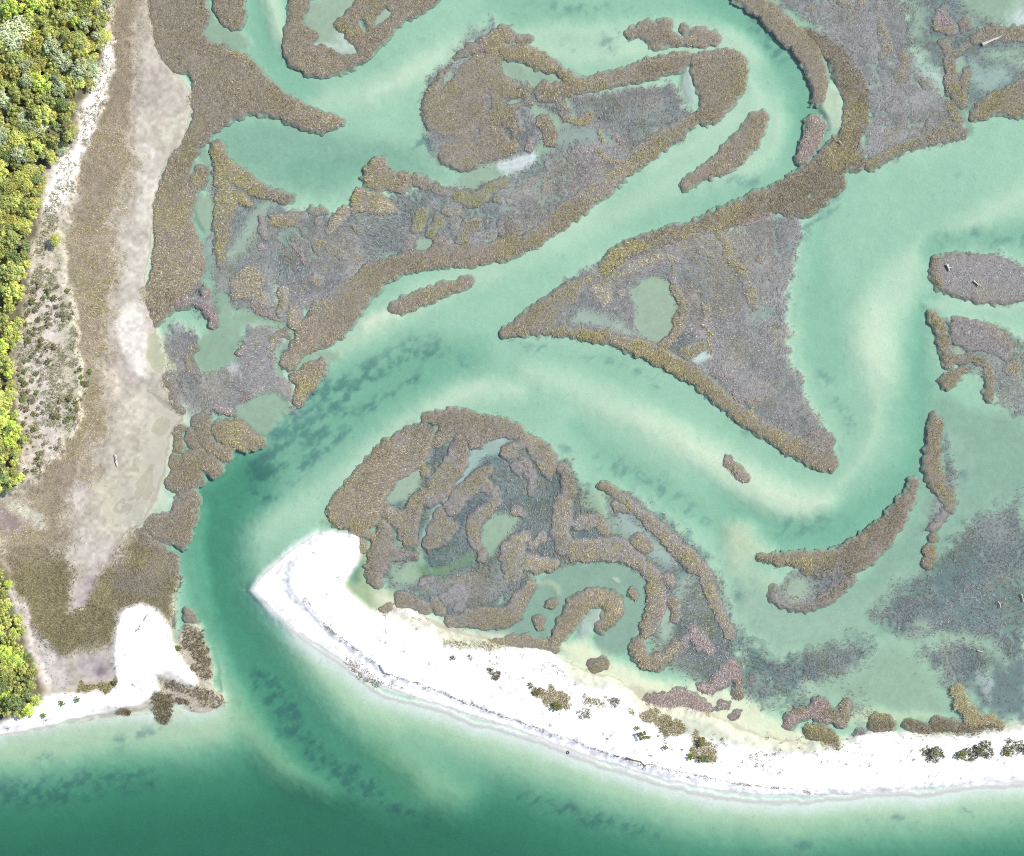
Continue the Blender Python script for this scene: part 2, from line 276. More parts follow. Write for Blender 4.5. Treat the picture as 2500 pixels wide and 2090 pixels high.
# ---- pools and creeks cut through the marsh
P = [
 ("p B: 380,290 440,210 340,150 350,60 380,0 700,-60 690,20 580,90 545,165 610,215 650,260 700,320 650,350 600,345 530,310 480,265", -.36, POOL, 9),
 ("p B: 850,50 920,60 880,110 850,130 800,160 780,120", -.26, POOL, 8), ("s B: 1290,350,30 1400,320,40 1460,300,20", -.4, POOL, 7), ("s B: 1260,450,40 1220,510,44 1200,560,20", -.38, POOL, 7),
 ("p B: 1600,620 1680,590 1690,650 1620,660", -.4, POOL, 10), ("p C: 60,370 140,360 250,400 380,440 450,490 420,530 340,540 220,510 120,470 60,420", -.42, POOL, 8),
 ("p C: 1190,400 1215,420 1240,500 1270,600 1215,640 1180,560 1155,490", -.3, (.27, .29, .27), 7), ("p C: 250,600 300,670 400,690 430,760 470,700 500,640 520,760 400,800 420,860 350,930 300,880 300,770 240,720", -.36, POOL, 10),
 ("s C: 460,570,40 470,640,30", -.33, POOL, 8), ("p C: 980,810 1100,760 1060,800 1000,840", -.26, POOL, 8), ("s C: 250,930,40 420,830,100 640,810,90 760,850,60", -.3, (.2, .22, .2), 16),
 ("p B: 1320,1060 1560,990 1756,950 C: 300,880 420,860 330,960 60,1080 B: 1430,1150 1290,1160", -.42, POOL, 12), ("s C: 60,1020,50 240,960,60", -.12, (.42, .42, .45), 12),
 ("p B: 1030,1500 1060,1455 1110,1440 1150,1480 1130,1530 1060,1550 1030,1540", -.40, POOL, 7),
 ("p A: 1190,1200 1250,1170 1320,1240 1320,1340 1280,1430 1230,1400 1180,1310", -.36, POOL, 8), ("s A: 1240,900,60 1250,980,60 1290,1100,50 1310,1140,30", -.5, POOL, 9), ("s A: 1190,980,40 1220,1000,30", -.4, POOL, 8), ("s A: 1100,1170,40", -.16, (.2, .22, .2), 12),
 ("p A: 1230,200 1270,110 1310,60 1330,120 1400,170 1490,190 1540,300 1430,290 1290,270", -.46, POOL, 10), ("s A: 1400,1560,80 1480,1500,80 1560,1340,90 1640,1250,60", -.32, (.24, .26, .22), 16), ("s A: 1280,1480,50 1290,1640,60", -.3, (.22, .23, .22), 16), ("s A: 1480,1150,50", -.2, MUD, 12),
 ("s E: 1370,60,70 1390,180,90 1340,270,120 1300,400,190 1260,480,130 F: -40,170,110 60,200,60 180,215,40 260,250,40", -.46, POOL, 12),
 ("p E: 1180,340 1300,290 1480,230 1490,370 1450,470 1350,490 1240,530 1190,460", -.5, POOL, 10), ("s F: 260,250,40 290,290,40 260,350,45 200,390,50 195,450,40 210,520,40", -.5, POOL, 8),
 ("s F: 300,500,50 380,430,60 480,400,60 560,420,40", -.42, POOL, 8), ("p E: 1440,740 1500,700 1600,650 1680,640 F: 150,640 220,670 290,710 290,760 200,810 130,910 70,920 0,870 E: 1540,870 1480,820 1300,790", -.46, POOL, 10),
 ("p C: 850,1770 930,1700 1080,1690 1140,1756 G: 1150,80 1150,170 1120,260 1060,330 1000,360 960,330 900,290 880,200 890,120 850,50", -.36, POOL, 8), ("p G: 540,120 620,130 760,180 900,280 960,340 880,310 720,250 580,230 480,220", -.26, (.23, .25, .22), 14),
 ("p G: 1240,420 1290,390 1340,400 1340,440 1270,470 1225,470", -.22, (.34, .37, .36), 7), ("s G: 1640,150,120 1700,160,60", -.3, (.2, .22, .2), 20), ("s G: 1560,780,60 1650,790,60", -.28, (.17, .18, .2), 16),
 ("s F: 1100,815,24 1170,850,36 1170,920,30 1130,990,40 1080,1070,60 1040,1150,40", -.4, POOL, 8), ("s F: 1130,990,26 1220,960,26 1280,910,26 1330,930,26 1360,1020,40", -.4, POOL, 7),
 ("p F: 870,1260 950,1170 1050,1110 1100,1150 1060,1230 1000,1310 900,1320 850,1340", -.3, POOL, 10), ("s F: 1590,920,60 1450,1000,100 1340,1110,90 1270,1230,50 1180,1350,40 1090,1530,40 1070,1590,40", -.38, (.26, .29, .28), 10),
 ("s G: 20,980,90 90,920,50", -.36, (.26, .29, .28), 10), ("p F: 1450,1420 1560,1370 1660,1390 1690,1440 1560,1590 1500,1650 1400,1640 1440,1540", -.4, POOL, 12), ("s F: 1390,1420,50 1330,1500,60", -.3, MUD, 10),
 ("s F: 480,1440,30 620,1500,40 760,1480,50 830,1420,40 890,1450,50 940,1560,50 1020,1590,50 1070,1640,40 1060,1740,50", -.5, (.25, .30, .21), 9),
 ("s F: 1060,1740,60 1200,1750,40 1370,1660,50", -.4, (.14, .19, .11), 10), ("p F: 720,1570 780,1560 760,1700 760,1756 J: 740,60 800,130 940,120 930,190 830,250 800,280 720,250 640,180 590,160 590,100 640,0", -.42, (.30, .30, .19), 14),
 ("p J: 890,-20 1040,-60 1060,30 1050,90 960,90 880,100", -.36, POOL, 12), ("s J: 1560,-40,60 1540,60,50", -.3, MUD, 16), ("s J: 660,60,50 680,-20,60", -.9, POOL, 14),
 ("p K: 360,20 470,-30 700,-70 880,-10 960,70 985,150 940,300 890,400 870,470 800,520 700,530 640,460 640,390 720,330 800,240 740,160 620,140 500,200 420,280 370,420 230,400 60,390 K: -100,410 0,350 120,330 220,180 290,80", -.52, (.23, .265, .215), 9),
 ("p K: 560,300 640,240 680,240 660,300 610,400 540,440 530,370", -.26, (.28, .30, .27), 8), ("s K: 270,90,24 400,110,40 410,140,20", -.24, POOL, 8), ("p K: 730,50 800,70 760,85", -.25, (.33, .33, .28), 5),
 ("p J: 1400,370 1500,390 1640,350 1690,300 1756,300 1756,370 1600,410 1450,420", -.5, (.22, .25, .21), 12), ("s K: 1080,300,110 1070,400,80", -.3, (.25, .28, .23), 14),
 ("s D: 1120,80,60 1110,200,60", -.4, POOL, 22), ("s D: 1100,380,60 1200,460,60 1250,540,40", -.38, (.28, .31, .29), 16), ("s D: 1270,560,34 1340,650,44 1400,720,50 1430,790,60", -.6, POOL, 9),
 ("p D: 1345,350 1390,360 1390,420 1340,460 1315,430 1325,380", -.42, POOL, 6), ("p D: 1380,-60 1800,-60 1756,150 1560,130 1400,60", -.5, POOL, 16), ("p D: 1500,320 1620,300 1756,270 1756,360 1640,370 1500,350", -.45, POOL, 18), ("s D: 1440,380,40 1500,520,120 1600,470,120", -.36, (.24, .27, .25), 22),
 ("p D: 550,490 620,520 660,620 660,720 640,800 560,780 540,700 500,650 520,560", -.30, (.33, .35, .27), 10),
 ("s D: 940,380,30", -.3, POOL, 10), ("p G: 1420,1480 1480,1440 1600,1450 1640,1560 1756,1640 H: 60,1700 100,1756 K: 1756,50 1700,150 1560,60 1440,40", -.34, (.35, .36, .27), 26), ("p H: 1310,370 1390,380 1400,420 1330,430", -.3, POOL, 8),
 ("p L: 290,90 370,50 450,80 450,150 380,185 300,165", -.34, POOL, 14), ("p L: 1060,330 1150,310 1200,350 1130,380", -.36, POOL, 14), ("s L: 1120,430,60 1300,410,40 1500,440,80 1600,520,80", -.5, EASTBED, 20),
 ("s G: 820,1440,110 960,1560,110 1080,1680,90", -.34, (.25, .27, .25), 20), ("s G: 640,1300,80 700,1450,60", -.4, POOL, 22), ("s K: 1110,230,60 1190,60,60", -.32, (.26, .28, .24), 24),
 ("s E: 1300,880,40 1330,970,40 1250,1010,20", -.4, POOL, 7), ("s E: 1240,1180,40 1215,1105,26", -.5, POOL, 8),
 ("s A: 905,40,24 915,200,14 1000,380,14", -.25, (.12, .13, .12), 8),
]
for t, z, c, so in P: paint(t, z=z, c=c, soft=so, flat=0, sg=0, wv=1.0)
# sun glint and foam on the water, painted as pale patches in the bed
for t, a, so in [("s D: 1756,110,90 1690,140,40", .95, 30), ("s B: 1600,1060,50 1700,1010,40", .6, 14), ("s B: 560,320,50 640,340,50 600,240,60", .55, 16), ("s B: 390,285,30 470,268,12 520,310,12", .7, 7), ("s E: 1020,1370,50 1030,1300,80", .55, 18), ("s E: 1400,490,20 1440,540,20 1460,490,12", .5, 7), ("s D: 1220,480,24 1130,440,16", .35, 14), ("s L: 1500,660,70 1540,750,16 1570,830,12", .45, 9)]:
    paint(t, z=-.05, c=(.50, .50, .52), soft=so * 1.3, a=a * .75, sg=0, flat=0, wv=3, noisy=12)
paint("p L: 450,770 600,660 760,610 860,480 1000,430 1100,500 1190,640 1300,760 1340,900 1000,890 830,850 700,830 560,790", z=-.55, c=(.29, .305, .235), soft=40)
paint("p L: -20,-10 180,0 160,150 240,260 420,270 600,240 780,160 900,60 1050,0 900,160 760,290 840,420 600,420 380,500 240,520 120,420 0,320", z=-.5, c=(.30, .325, .26), soft=40, a=.8)
# ---- west shore: forest floor, sand bluff, meadow, bare mud
paint("p O: -300,-200 305,-200 305,60 340,130 400,187 395,230 382,288 338,341 314,432 316,495 300,588 318,666 330,700 335,769 385,856 350,889 345,930 335,996 298,1080 268,1093 320,1130 345,1200 350,1290 420,1390 440,1440 240,1463 0,1503 -300,1520", z=.12, c=BEIGE, soft=14, flat=0, sg=0)
paint("p A: 600,-60 900,-60 880,80 870,300 850,420 840,850 840,920 830,1100 760,1230 720,1400 700,1560 760,1680 720,1800 E: 720,80 700,190 690,400 660,480 650,640 680,780 590,960 570,1060 600,1200 480,1220 440,1320 420,1450 450,1560 380,1620 400,1756 440,1790 330,1900 0,1850 0,1380 150,1240 300,960 400,640 400,0 A: 400,1400 480,900 620,600", z=.45, c=MEADOW, soft=36, mead=1, wv=2.6, noisy=30)
paint("p I: -60,100 60,100 110,0 400,-80 430,0 440,130 420,200 440,270 510,230 560,120 590,0 700,-80 760,-200 820,-230 1000,-100 1095,60 1050,180 1060,380 1020,320 950,230 880,212 770,240 715,320 700,430 690,480 600,470 500,500 420,540 300,500 180,330 60,200", z=.5, c=(.13, .115, .072), soft=14, mead=1.3, wv=1.5, noisy=6)
# bare patches in the mud flat
for t, c, so, a in [("p A: 865,60 890,80 920,230 960,330 1020,400 1100,540 1060,640 1140,720 1150,800 1040,880 1020,960 960,990 860,940 840,880 850,600 870,300", (.35, .315, .26), 30, 1), ("s A: 940,470,110 920,620,120", (.29, .255, .225), 34, .7), ("s A: 1100,750,80 1010,840,60", (.40, .40, .30), 20, .7), ("s A: 870,910,50 960,980,40", (.45, .415, .37), 18, .9), ("s A: 900,1080,80 960,1130,50 880,1250,70 860,1370,60", (.44, .41, .355), 22, .8), ("s A: 780,1510,80 850,1530,50", (.44, .41, .355), 20, .8), ("s A: 800,1620,90 900,1600,60 800,1730,120", (.42, .39, .33), 26, .8), ("s A: 930,780,60", (.42,.38,.32), 20, .6),
    ("p E: 760,110 880,110 920,210 900,300 900,420 930,490 900,560 830,540 760,480 720,330 700,200", (.5, .46, .41), 18, 1), ("s E: 700,340,30 720,440,30 850,580,40", (.33, .28, .26), 12, .8), ("s E: 690,560,80 700,640,60", (.48, .42, .33), 20, .6), ("s E: 860,740,130 880,820,100 760,860,90", (.52, .47, .38), 28, .7), ("s E: 830,900,180 900,1050,200 760,1160,200", (.33, .31, .235), 50, .7), ("s E: 640,1270,120 700,1400,160", (.42, .39, .26), 34, .8), ("s E: 770,1260,90 840,1340,60 820,1420,50", (.24, .225, .185), 26, .7), ("s E: 520,1240,60 470,1330,50", (.46, .40, .37), 22, .8), ("s E: 500,1580,50 560,1680,120 700,1640,90", (.40, .35, .32), 26, .8), ("s I: 520,110,90 470,200,50", (.34, .29, .28), 18, .9), ("s I: 530,90,50 540,40,40", (.22, .18, .175), 16, .8), ("s E: 640,1080,60", (.30, .255, .22), 18, .6)]:
    paint(t, c=c, soft=so, a=a, mead=0, wv=2, noisy=8)
# very thin water on parts of the mud flat
paint("p E: 900,290 960,280 1010,330 1000,420 1080,490 1000,540 940,520 890,420", z=-.09, c=(.40, .40, .29), soft=12)
paint("p E: 960,540 1040,700 1120,760 1180,800 1060,900 1040,1100 1010,1220 1060,1320 1020,1390 900,1400 830,1470 760,1480 620,1480 560,1300 800,1200 850,1000 900,860 930,700", z=-.045, c=(.35, .335, .27), soft=60, a=.8, wv=2)
paint("s E: 960,860,70 1000,840,40", z=-.06, c=(.40, .39, .29), soft=22, a=.7); paint("s E: 880,1180,60 900,1250,50", z=-.06, c=(.40, .385, .28), soft=30, a=.7)
paint("s E: 900,640,14 1010,720,16 1110,780,20", z=-.12, c=(.25, .25, .20), soft=8, a=.7); paint("s E: 700,340,20 720,440,20 830,570,20", z=-.02, soft=8, a=.6)
paint("s A: 800,1300,14 850,1420,12 920,1475,14", z=-.05, c=(.30, .27, .22), soft=6, a=.7)
# sand bluff and woodland floor
paint("p A: 560,-60 690,-60 680,60 715,280 690,400 660,470 640,650 560,800 500,900 480,1020 470,1160 440,1280 390,1340 380,1460 400,1560 410,1756 E: 460,0 450,200 480,420 520,620 500,860 400,960 330,1080 200,1180 160,1230 -60,1300 -60,0 0,0 A: -60,1756 200,1100 500,500", z=1.3, c=(.44, .39, .33), soft=10, mead=.3, beach=1.0, wv=2.2, noisy=8)
paint("p A: 400,1330 410,1500 400,1756 E: 470,30 460,250 490,430 520,560 510,780 440,900 380,960 400,700 380,300 420,0 A: 330,1700 330,1450", c=(.33, .32, .24), soft=16, a=.65, mead=.5, wv=2)
paint("s A: 690,290,40 600,560,120 540,760,90 410,1020,140 340,1240,130", c=(.66, .62, .58), soft=12, a=.9, mead=0, wv=2.2, beach=.5, noisy=6)
paint("s E: 310,120,100 340,200,80 240,420,110 260,560,110 280,650,90 290,850,70 300,960,60", c=(.48, .43, .40), soft=16, a=.85, mead=0, wv=2.4, noisy=14, beach=.7)
paint("p A: -60,-60 690,-60 650,60 680,200 660,300 600,420 560,560 480,660 490,860 440,930 300,1010 270,1180 260,1400 200,1560 190,1756 E: 190,0 150,150 160,250 90,480 120,700 110,800 190,900 130,1060 150,1190 0,1260 -60,1270", z=1.9, c=FLOOR, soft=12, mead=0, beach=0, wv=1.5)
paint("p E: -60,1360 60,1370 140,1420 160,1470 120,1500 0,1510 -60,1510", c=(.24, .185, .18), soft=14, a=.9, mead=.3, wv=2)
paint("s E: 60,1310,60 180,1380,70 260,1470,60", c=(.33, .33, .27), soft=16, a=.9, mead=.5, wv=2)
paint("p I: -60,-300 -60,1000 0,960 100,900 280,820 280,640 190,520 150,320 110,140 60,20 0,-100", z=1.5, c=FLOOR, soft=14, mead=0, wv=1.5)
paint("s I: 90,130,30 170,330,50 230,450,90 300,560,130 330,650,130", c=(.42, .38, .36), soft=16, a=.95, mead=.15, wv=2, noisy=8)
paint("p I: 460,600 500,540 590,510 680,560 700,640 660,690 560,670 500,650", z=.1, c=(.30, .26, .26), soft=12, a=.9, mead=0); paint("s I: 620,630,70", z=-.05, c=(.18, .15, .15), soft=14)
# ---- the beaches
BE = "p J: 25,125 90,30 200,-70 330,-175 440,-235 O: 640,1096 735,1093 742,1110 738,1150 705,1190 706,1210 770,1262 830,1240 875,1275 900,1320 1000,1332 1080,1330 1140,1340 1165,1395 1220,1415 1260,1405 1330,1470 1370,1500 1480,1520 1560,1540 1640,1545 1700,1540 1780,1500 1850,1505 1940,1515 2140,1490 2500,1480 L: 2300,1290 1756,1312 1200,1352 600,1392 350,1400 K: 1756,1402 1480,1382 1200,1342 760,1222 450,1112 J: 1756,1028 1300,890 1000,787 800,722 560,565 350,425 150,262 25,130"
paint(BE, z=.05, c=WETS, soft=14, flat=0, sg=0, wv=.5)
paint("p J: 40,120 150,10 330,-150 420,-210 520,-200 420,0 330,200 520,400 480,470 250,300 120,200", z=.02, soft=30, a=.8, c=(.55, .545, .54), wv=.5)
paint("p L: 2300,1245 1756,1272 1200,1312 900,1342 600,1354 350,1358 K: 1756,1354 1480,1324 1200,1269 940,1219 760,1154 450,1039 200,949 J: 1756,957 1600,907 1300,800 1080,710 950,680 880,660 820,600 660,485 500,368 400,265 300,170 250,90 270,0 330,-100 440,-200 520,-230 O: 690,1097 735,1097 736,1150 703,1190 704,1212 772,1266 830,1243 872,1277 900,1322 1000,1334 1080,1332 1135,1345 1160,1400 1220,1420 1260,1412 1330,1475 1370,1502 1480,1524 1560,1545 1640,1550 1700,1545 1780,1505 1850,1508 1940,1518 2140,1493 2500,1485", z=.9, c=WHITE, soft=13, beach=.35, flat=0, wv=.7)
paint("s O: 830,1290,60 950,1350,90 1100,1400,110 1250,1450,110 1400,1500,110 1600,1560,60 1800,1550,70 2140,1530,80", z=1.4, soft=30, beach=1.0, a=.9)
paint("s J: 830,180,100 940,290,90 1150,350,80 1350,410,60 1600,420,40", z=-.12, c=(.45, .42, .33), soft=18, a=.8)
paint("p K: 400,480 470,560 600,660 740,650 870,820 1000,880 1300,870 1400,960 1600,1050 1756,1060 L: 200,1080 440,1080 430,1000 300,960 100,820 K: 1560,800 1300,700 1000,690 860,600 700,540 600,440 480,440", z=-.16, c=(.47, .44, .33), soft=20, a=.9, wv=1.5)
paint("p L: 660,960 780,940 980,960 1020,930 1300,920 1200,880 1000,880 800,850 700,880", z=-.2, c=(.38, .39, .26), soft=16, a=.7)
paint("p I: 880,215 950,235 1010,310 1040,370 1010,440 1090,500 1180,600 1270,640 1290,720 1250,790 1100,790 950,790 850,830 740,840 620,860 500,890 320,935 100,985 -400,1050 -400,980 0,950 150,850 290,770 400,760 560,760 700,730 720,650 690,560 702,420 720,320 770,240", z=.7, c=WHITE, soft=8, beach=.35, mead=0, wv=.7)
paint("s I: -200,1020,60 100,985,50 320,925,50 500,890,40 640,860,30 700,850,20", z=.06, c=WETS, soft=10, wv=.5)
paint("p I: 1090,400 1130,330 1200,320 1240,400 1285,520 1305,620 1300,700 1340,760 1395,820 1300,850 1240,870 1180,860 1090,810 1000,760 940,700 960,640 1100,700 1220,720 1180,620 1080,500", z=.12, c=(.37, .33, .265), soft=9, a=.95, beach=.4, mead=.3)
for t, c, so in [("s I: 1000,640,50 1100,720,110 1020,780,90", (.28, .25, .20), 20), ("s I: 1200,790,100 1330,810,60", (.27, .24, .19), 18), ("s I: 1220,420,60 1260,560,70", (.26, .23, .17), 14), ("s I: 1040,400,50 1060,440,40", (.55, .50, .42), 14), ("s I: 990,800,120 1000,900,90", (.20, .17, .11), 12)]:
    paint(t, c=c, soft=so, a=.85)
paint("p I: 1050,850 1110,850 1130,900 1080,920", z=-.2, c=SANDBED * .9, soft=8); paint("s I: 1060,330,30 1070,420,30", z=-.35, c=POOL, soft=8)
# eelgrass mottling: dark mats where the noise is high
# mats are combed along the inlet's flow (north-east to south-west)
ru, rv = .8 * WU - .6 * WV, .6 * WU + .8 * WV
mott = .45 * fbm(WU + 26 * (n_mid - .5), WV, 19, 71, 4) + .55 * fbm(ru * .36, rv * 1.0, 15, 75, 3); ms = fbm(GU, GV, 11, 81, 2)
SG = np.where(GV > 1440, SG, SG)
thr = .535 - SG * .24
k = sstep((mott * .78 + ms * .22 - thr + .03) / .26) * np.clip(SG * 2.2, 0, 1) * (SG > .02)
spk = sstep((ms - .80) / .05) * .18 * (Z < -.25)           # scattered specks
k = np.clip(np.maximum(k * .74, spk), 0, .9).astype(np.float32)
C += k[..., None] * (np.array([.12, .175, .185], np.float32) - C)
mm = fbm(WU, WV, 60, 85, 4)
fl = np.clip(FLATG * 1.2, 0, 1)
C += (crk * .6)[..., None] * (np.array([.24, .25, .21], np.float32) - C)
C *= (1 + fl * (.9 * (mm - .5) + .35 * (n_cell - .5)))[..., None]
C += (fl * sstep((mm - .52) * 6) * .35)[..., None] * (np.array([.20, .175, .165], np.float32) - C)
Z += fl * .10 * (mm - .5)
Z += .05 * (ms - .5) * (Z < 0)
Z += (Z > .3) * (.10 * (n_fine - .5) + .25 * (n_mid - .5))
dep = np.clip(-Z, 0, 9); Z = np.where(Z < 0, -dep * (.80 + .20 * np.clip((dep - .3) / 1.3, 0, 1)), Z).astype(np.float32)
lum = C.mean(-1); land = sstep((Z + .14) / .06) * (FLATG < .2) * sstep((.62 - lum) / .12) * (MEAD < .5)
C *= (1 - .27 * land)[..., None]
dry = (Z > .03)
C *= (1 + dry * (.22 * (n_cell - .5) * 2 + .25 * (mm - .5)))[..., None]
C = np.clip(C, .02, .82)
def ground(u, v):
    i = np.clip(np.round((np.asarray(u) - U0) / STEP).astype(int), 0, NU - 1); j = np.clip(np.round((np.asarray(v) - V0) / STEP).astype(int), 0, NV - 1)
    return Z[j, i]
def field(F, u, v):
    i = np.clip(np.round((np.asarray(u) - U0) / STEP).astype(int), 0, NU - 1); j = np.clip(np.round((np.asarray(v) - V0) / STEP).astype(int), 0, NV - 1)
    return F[j, i]
FLB = FLATG.copy()
for ax in (0, 1):
    cs_ = np.cumsum(np.pad(FLB, [(6, 5), (0, 0)] if ax == 0 else [(0, 0), (6, 5)], mode='edge'), axis=ax)
    FLB = (cs_[11:] - cs_[:-11]) / 11 if ax == 0 else (cs_[:, 11:] - cs_[:, :-11]) / 11
    FLB = np.pad(FLB, [(0, NV - FLB.shape[0]), (0, NU - FLB.shape[1])], mode='edge')
FLB = np.clip(FLB * 1.4, 0, 1).astype(np.float32)
# ------------------------------------------------------------------ materials and mesh helpers
def mat(name, rough=.85, bump=0.0, bscale=4.0, var=.25, vscale=2.5, trans=0.0):
    """diffuse-ish procedural material: vertex albedo x fine procedural variation, optional bump"""
    m = bpy.data.materials.new(name); m.use_nodes = True; t = m.node_tree; n = t.nodes; b = n['Principled BSDF']
    b.inputs['Roughness'].default_value = rough; b.inputs['Specular IOR Level'].default_value = .15
    at = n.new('ShaderNodeAttribute'); at.attribute_name = 'col'
    ge = n.new('ShaderNodeNewGeometry')
    no = n.new('ShaderNodeTexNoise'); no.inputs['Scale'].default_value = vscale; no.inputs['Detail'].default_value = 4
    t.links.new(ge.outputs['Position'], no.inputs['Vector'])
    mr = n.new('ShaderNodeMapRange'); mr.inputs[1].default_value = .25; mr.inputs[2].default_value = .75; mr.inputs[3].default_value = 1 - var; mr.inputs[4].default_value = 1 + var
    t.links.new(no.outputs[0], mr.inputs[0])
    mx = n.new('ShaderNodeMix'); mx.data_type = 'RGBA'; mx.blend_type = 'MULTIPLY'; mx.inputs[0].default_value = 1
    t.links.new(at.outputs['Color'], mx.inputs[6]); t.links.new(mr.outputs[0], mx.inputs[7])
    t.links.new(mx.outputs[2], b.inputs['Base Color'])
    if bump:
        bp = n.new('ShaderNodeBump'); bp.inputs['Strength'].default_value = bump; bp.inputs['Distance'].default_value = .2
        n2 = n.new('ShaderNodeTexNoise'); n2.inputs['Scale'].default_value = bscale; n2.inputs['Detail'].default_value = 5
        t.links.new(ge.outputs['Position'], n2.inputs['Vector']); t.links.new(n2.outputs[0], bp.inputs['Height']); t.links.new(bp.outputs[0], b.inputs['Normal'])
    if trans:
        tr = n.new('ShaderNodeBsdfTranslucent'); t.links.new(mx.outputs[2], tr.inputs[0])
        ms_ = n.new('ShaderNodeMixShader'); ms_.inputs[0].default_value = trans
        t.links.new(b.outputs[0], ms_.inputs[1]); t.links.new(tr.outputs[0], ms_.inputs[2]); t.links.new(ms_.outputs[0], n['Material Output'].inputs[0])
    return m
M_GROUND = mat('ground', .95, .14, 2.2, .05, 2.2)
M_MUD = mat('mud_bank', .9, .4, 3.0, .2, 2.0)
M_BLADE = mat('grass_blades', .8, 0, 1, .12, 1.2, .3)
M_LEAF = mat('leaves', .7, 0, 1, .15, 2.0, .48)
M_WOOD = mat('wood', .85, .3, 9.0, .25, 6.0)
M_RUBBER = mat('rubber', .6, .2, 20.0, .2, 8.0)

def link(name, V, F, cols, material, parent=None, smooth=False):
    """V (n,3), F (m,k) with k = 3 or 4 -> one mesh object with a 'col' point colour"""
    me = bpy.data.meshes.new(name); V = np.ascontiguousarray(V, np.float32); F = np.ascontiguousarray(F, np.int32)
    k = F.shape[1]
    me.vertices.add(len(V)); me.vertices.foreach_set('co', V.ravel())
    me.loops.add(F.size); me.loops.foreach_set('vertex_index', F.ravel())
    me.polygons.add(len(F)); me.polygons.foreach_set('loop_start', np.arange(0, F.size, k, dtype=np.int32))
    me.polygons.foreach_set('use_smooth', np.full(len(F), bool(smooth)))
    ca = me.color_attributes.new('col', 'FLOAT_COLOR', 'POINT')
    c4 = np.ones((len(V), 4), np.float32); c4[:, :3] = cols; ca.data.foreach_set('color', c4.ravel())
    me.update(calc_edges=True); me.materials.append(material)
    o = bpy.data.objects.new(name, me); col.objects.link(o)
    if parent is not None: o.parent = parent
    return o
def tag(o, label=None, cat=None, group=None, kind=None):
    if label: o['label'] = label
    if cat: o['category'] = cat
    if group: o['group'] = group
    if kind: o['kind'] = kind
    return o
def grid_faces(mask):
    """quads over the True vertices of a 2-D mask; returns (vertex order, faces)"""
    idx = -np.ones(mask.shape, np.int32); idx[mask] = np.arange(mask.sum())
    q = mask[:-1, :-1] & mask[1:, :-1] & mask[:-1, 1:] & mask[1:, 1:]
    j, i = np.nonzero(q)
    return np.stack([idx[j + 1, i], idx[j + 1, i + 1], idx[j, i + 1], idx[j, i]], 1)
# ------------------------------------------------------------------ ground and water
Vg = np.stack([X(GU), Y(GV), Z], -1).reshape(-1, 3)
Fg = grid_faces(np.ones((NV, NU), bool)); Cg = C.reshape(-1, 3)
ring = np.array([[-700, 700, -3.2], [700, 700, -3.2], [700, -700, -3.2], [-700, -700, -3.2]], np.float32)
cn = [0, NU - 1, NV * NU - 1, (NV - 1) * NU]; b0 = len(Vg)
Vg = np.vstack([Vg, ring, Vg[cn] + [0, 0, -.05]]); Cg = np.vstack([Cg, np.tile(SANDBED, (8, 1))])
Fg = np.vstack([Fg] + [[[b0 + i, b0 + (i + 1) % 4, b0 + 4 + (i + 1) % 4, b0 + 4 + i]] for i in range(4)])
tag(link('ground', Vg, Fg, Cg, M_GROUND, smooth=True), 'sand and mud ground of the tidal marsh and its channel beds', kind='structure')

mw = bpy.data.materials.new('sea_water'); mw.use_nodes = True; t = mw.node_tree; n = t.nodes; n.remove(n['Principled BSDF']); out = n['Material Output']
fr = n.new('ShaderNodeFresnel'); fr.inputs[0].default_value = 1.33
tp = n.new('ShaderNodeBsdfTransparent'); gl = n.new('ShaderNodeBsdfGlossy'); gl.inputs['Roughness'].default_value = .22
mxw = n.new('ShaderNodeMixShader'); t.links.new(fr.outputs[0], mxw.inputs[0]); t.links.new(tp.outputs[0], mxw.inputs[1]); t.links.new(gl.outputs[0], mxw.inputs[2])
gw = n.new('ShaderNodeNewGeometry'); nw = n.new('ShaderNodeTexNoise'); nw.inputs['Scale'].default_value = 1.6; nw.inputs['Detail'].default_value = 3
t.links.new(gw.outputs['Position'], nw.inputs['Vector']); bw = n.new('ShaderNodeBump'); bw.inputs['Strength'].default_value = .35; bw.inputs['Distance'].default_value = .12
t.links.new(nw.outputs[0], bw.inputs['Height']); t.links.new(bw.outputs[0], gl.inputs['Normal'])
veil = n.new('ShaderNodeBsdfDiffuse'); veil.inputs['Color'].default_value = (.52, .56, .62, 1)   # milky haze veil, mixed into the water surface as diffuse colour
mxs = n.new('ShaderNodeMixShader'); mxs.inputs[0].default_value = .016
t.links.new(mxw.outputs[0], mxs.inputs[1]); t.links.new(veil.outputs[0], mxs.inputs[2])
t.links.new(mxs.outputs[0], out.inputs['Surface'])
ab = n.new('ShaderNodeVolumeAbsorption'); SIG = .535
# sigma = density * (1 - colour): red dies first
ab.inputs['Color'].default_value = (0.0, 0.58, 0.505, 1); ab.inputs['Density'].default_value = SIG
t.links.new(ab.outputs[0], out.inputs['Volume'])
a = 690.0; bz = -6.0
Vw = [(-a, -a, 0), (a, -a, 0), (a, a, 0), (-a, a, 0), (-a, -a, bz), (a, -a, bz), (a, a, bz), (-a, a, bz)]
Fw = [(0, 1, 2, 3), (7, 6, 5, 4), (0, 4, 5, 1), (1, 5, 6, 2), (2, 6, 7, 3), (3, 7, 4, 0)]
tag(link('water', np.array(Vw), np.array(Fw), np.ones((8, 3)), mw), 'clear turquoise sea water filling channels, pools and gulf', kind='structure')

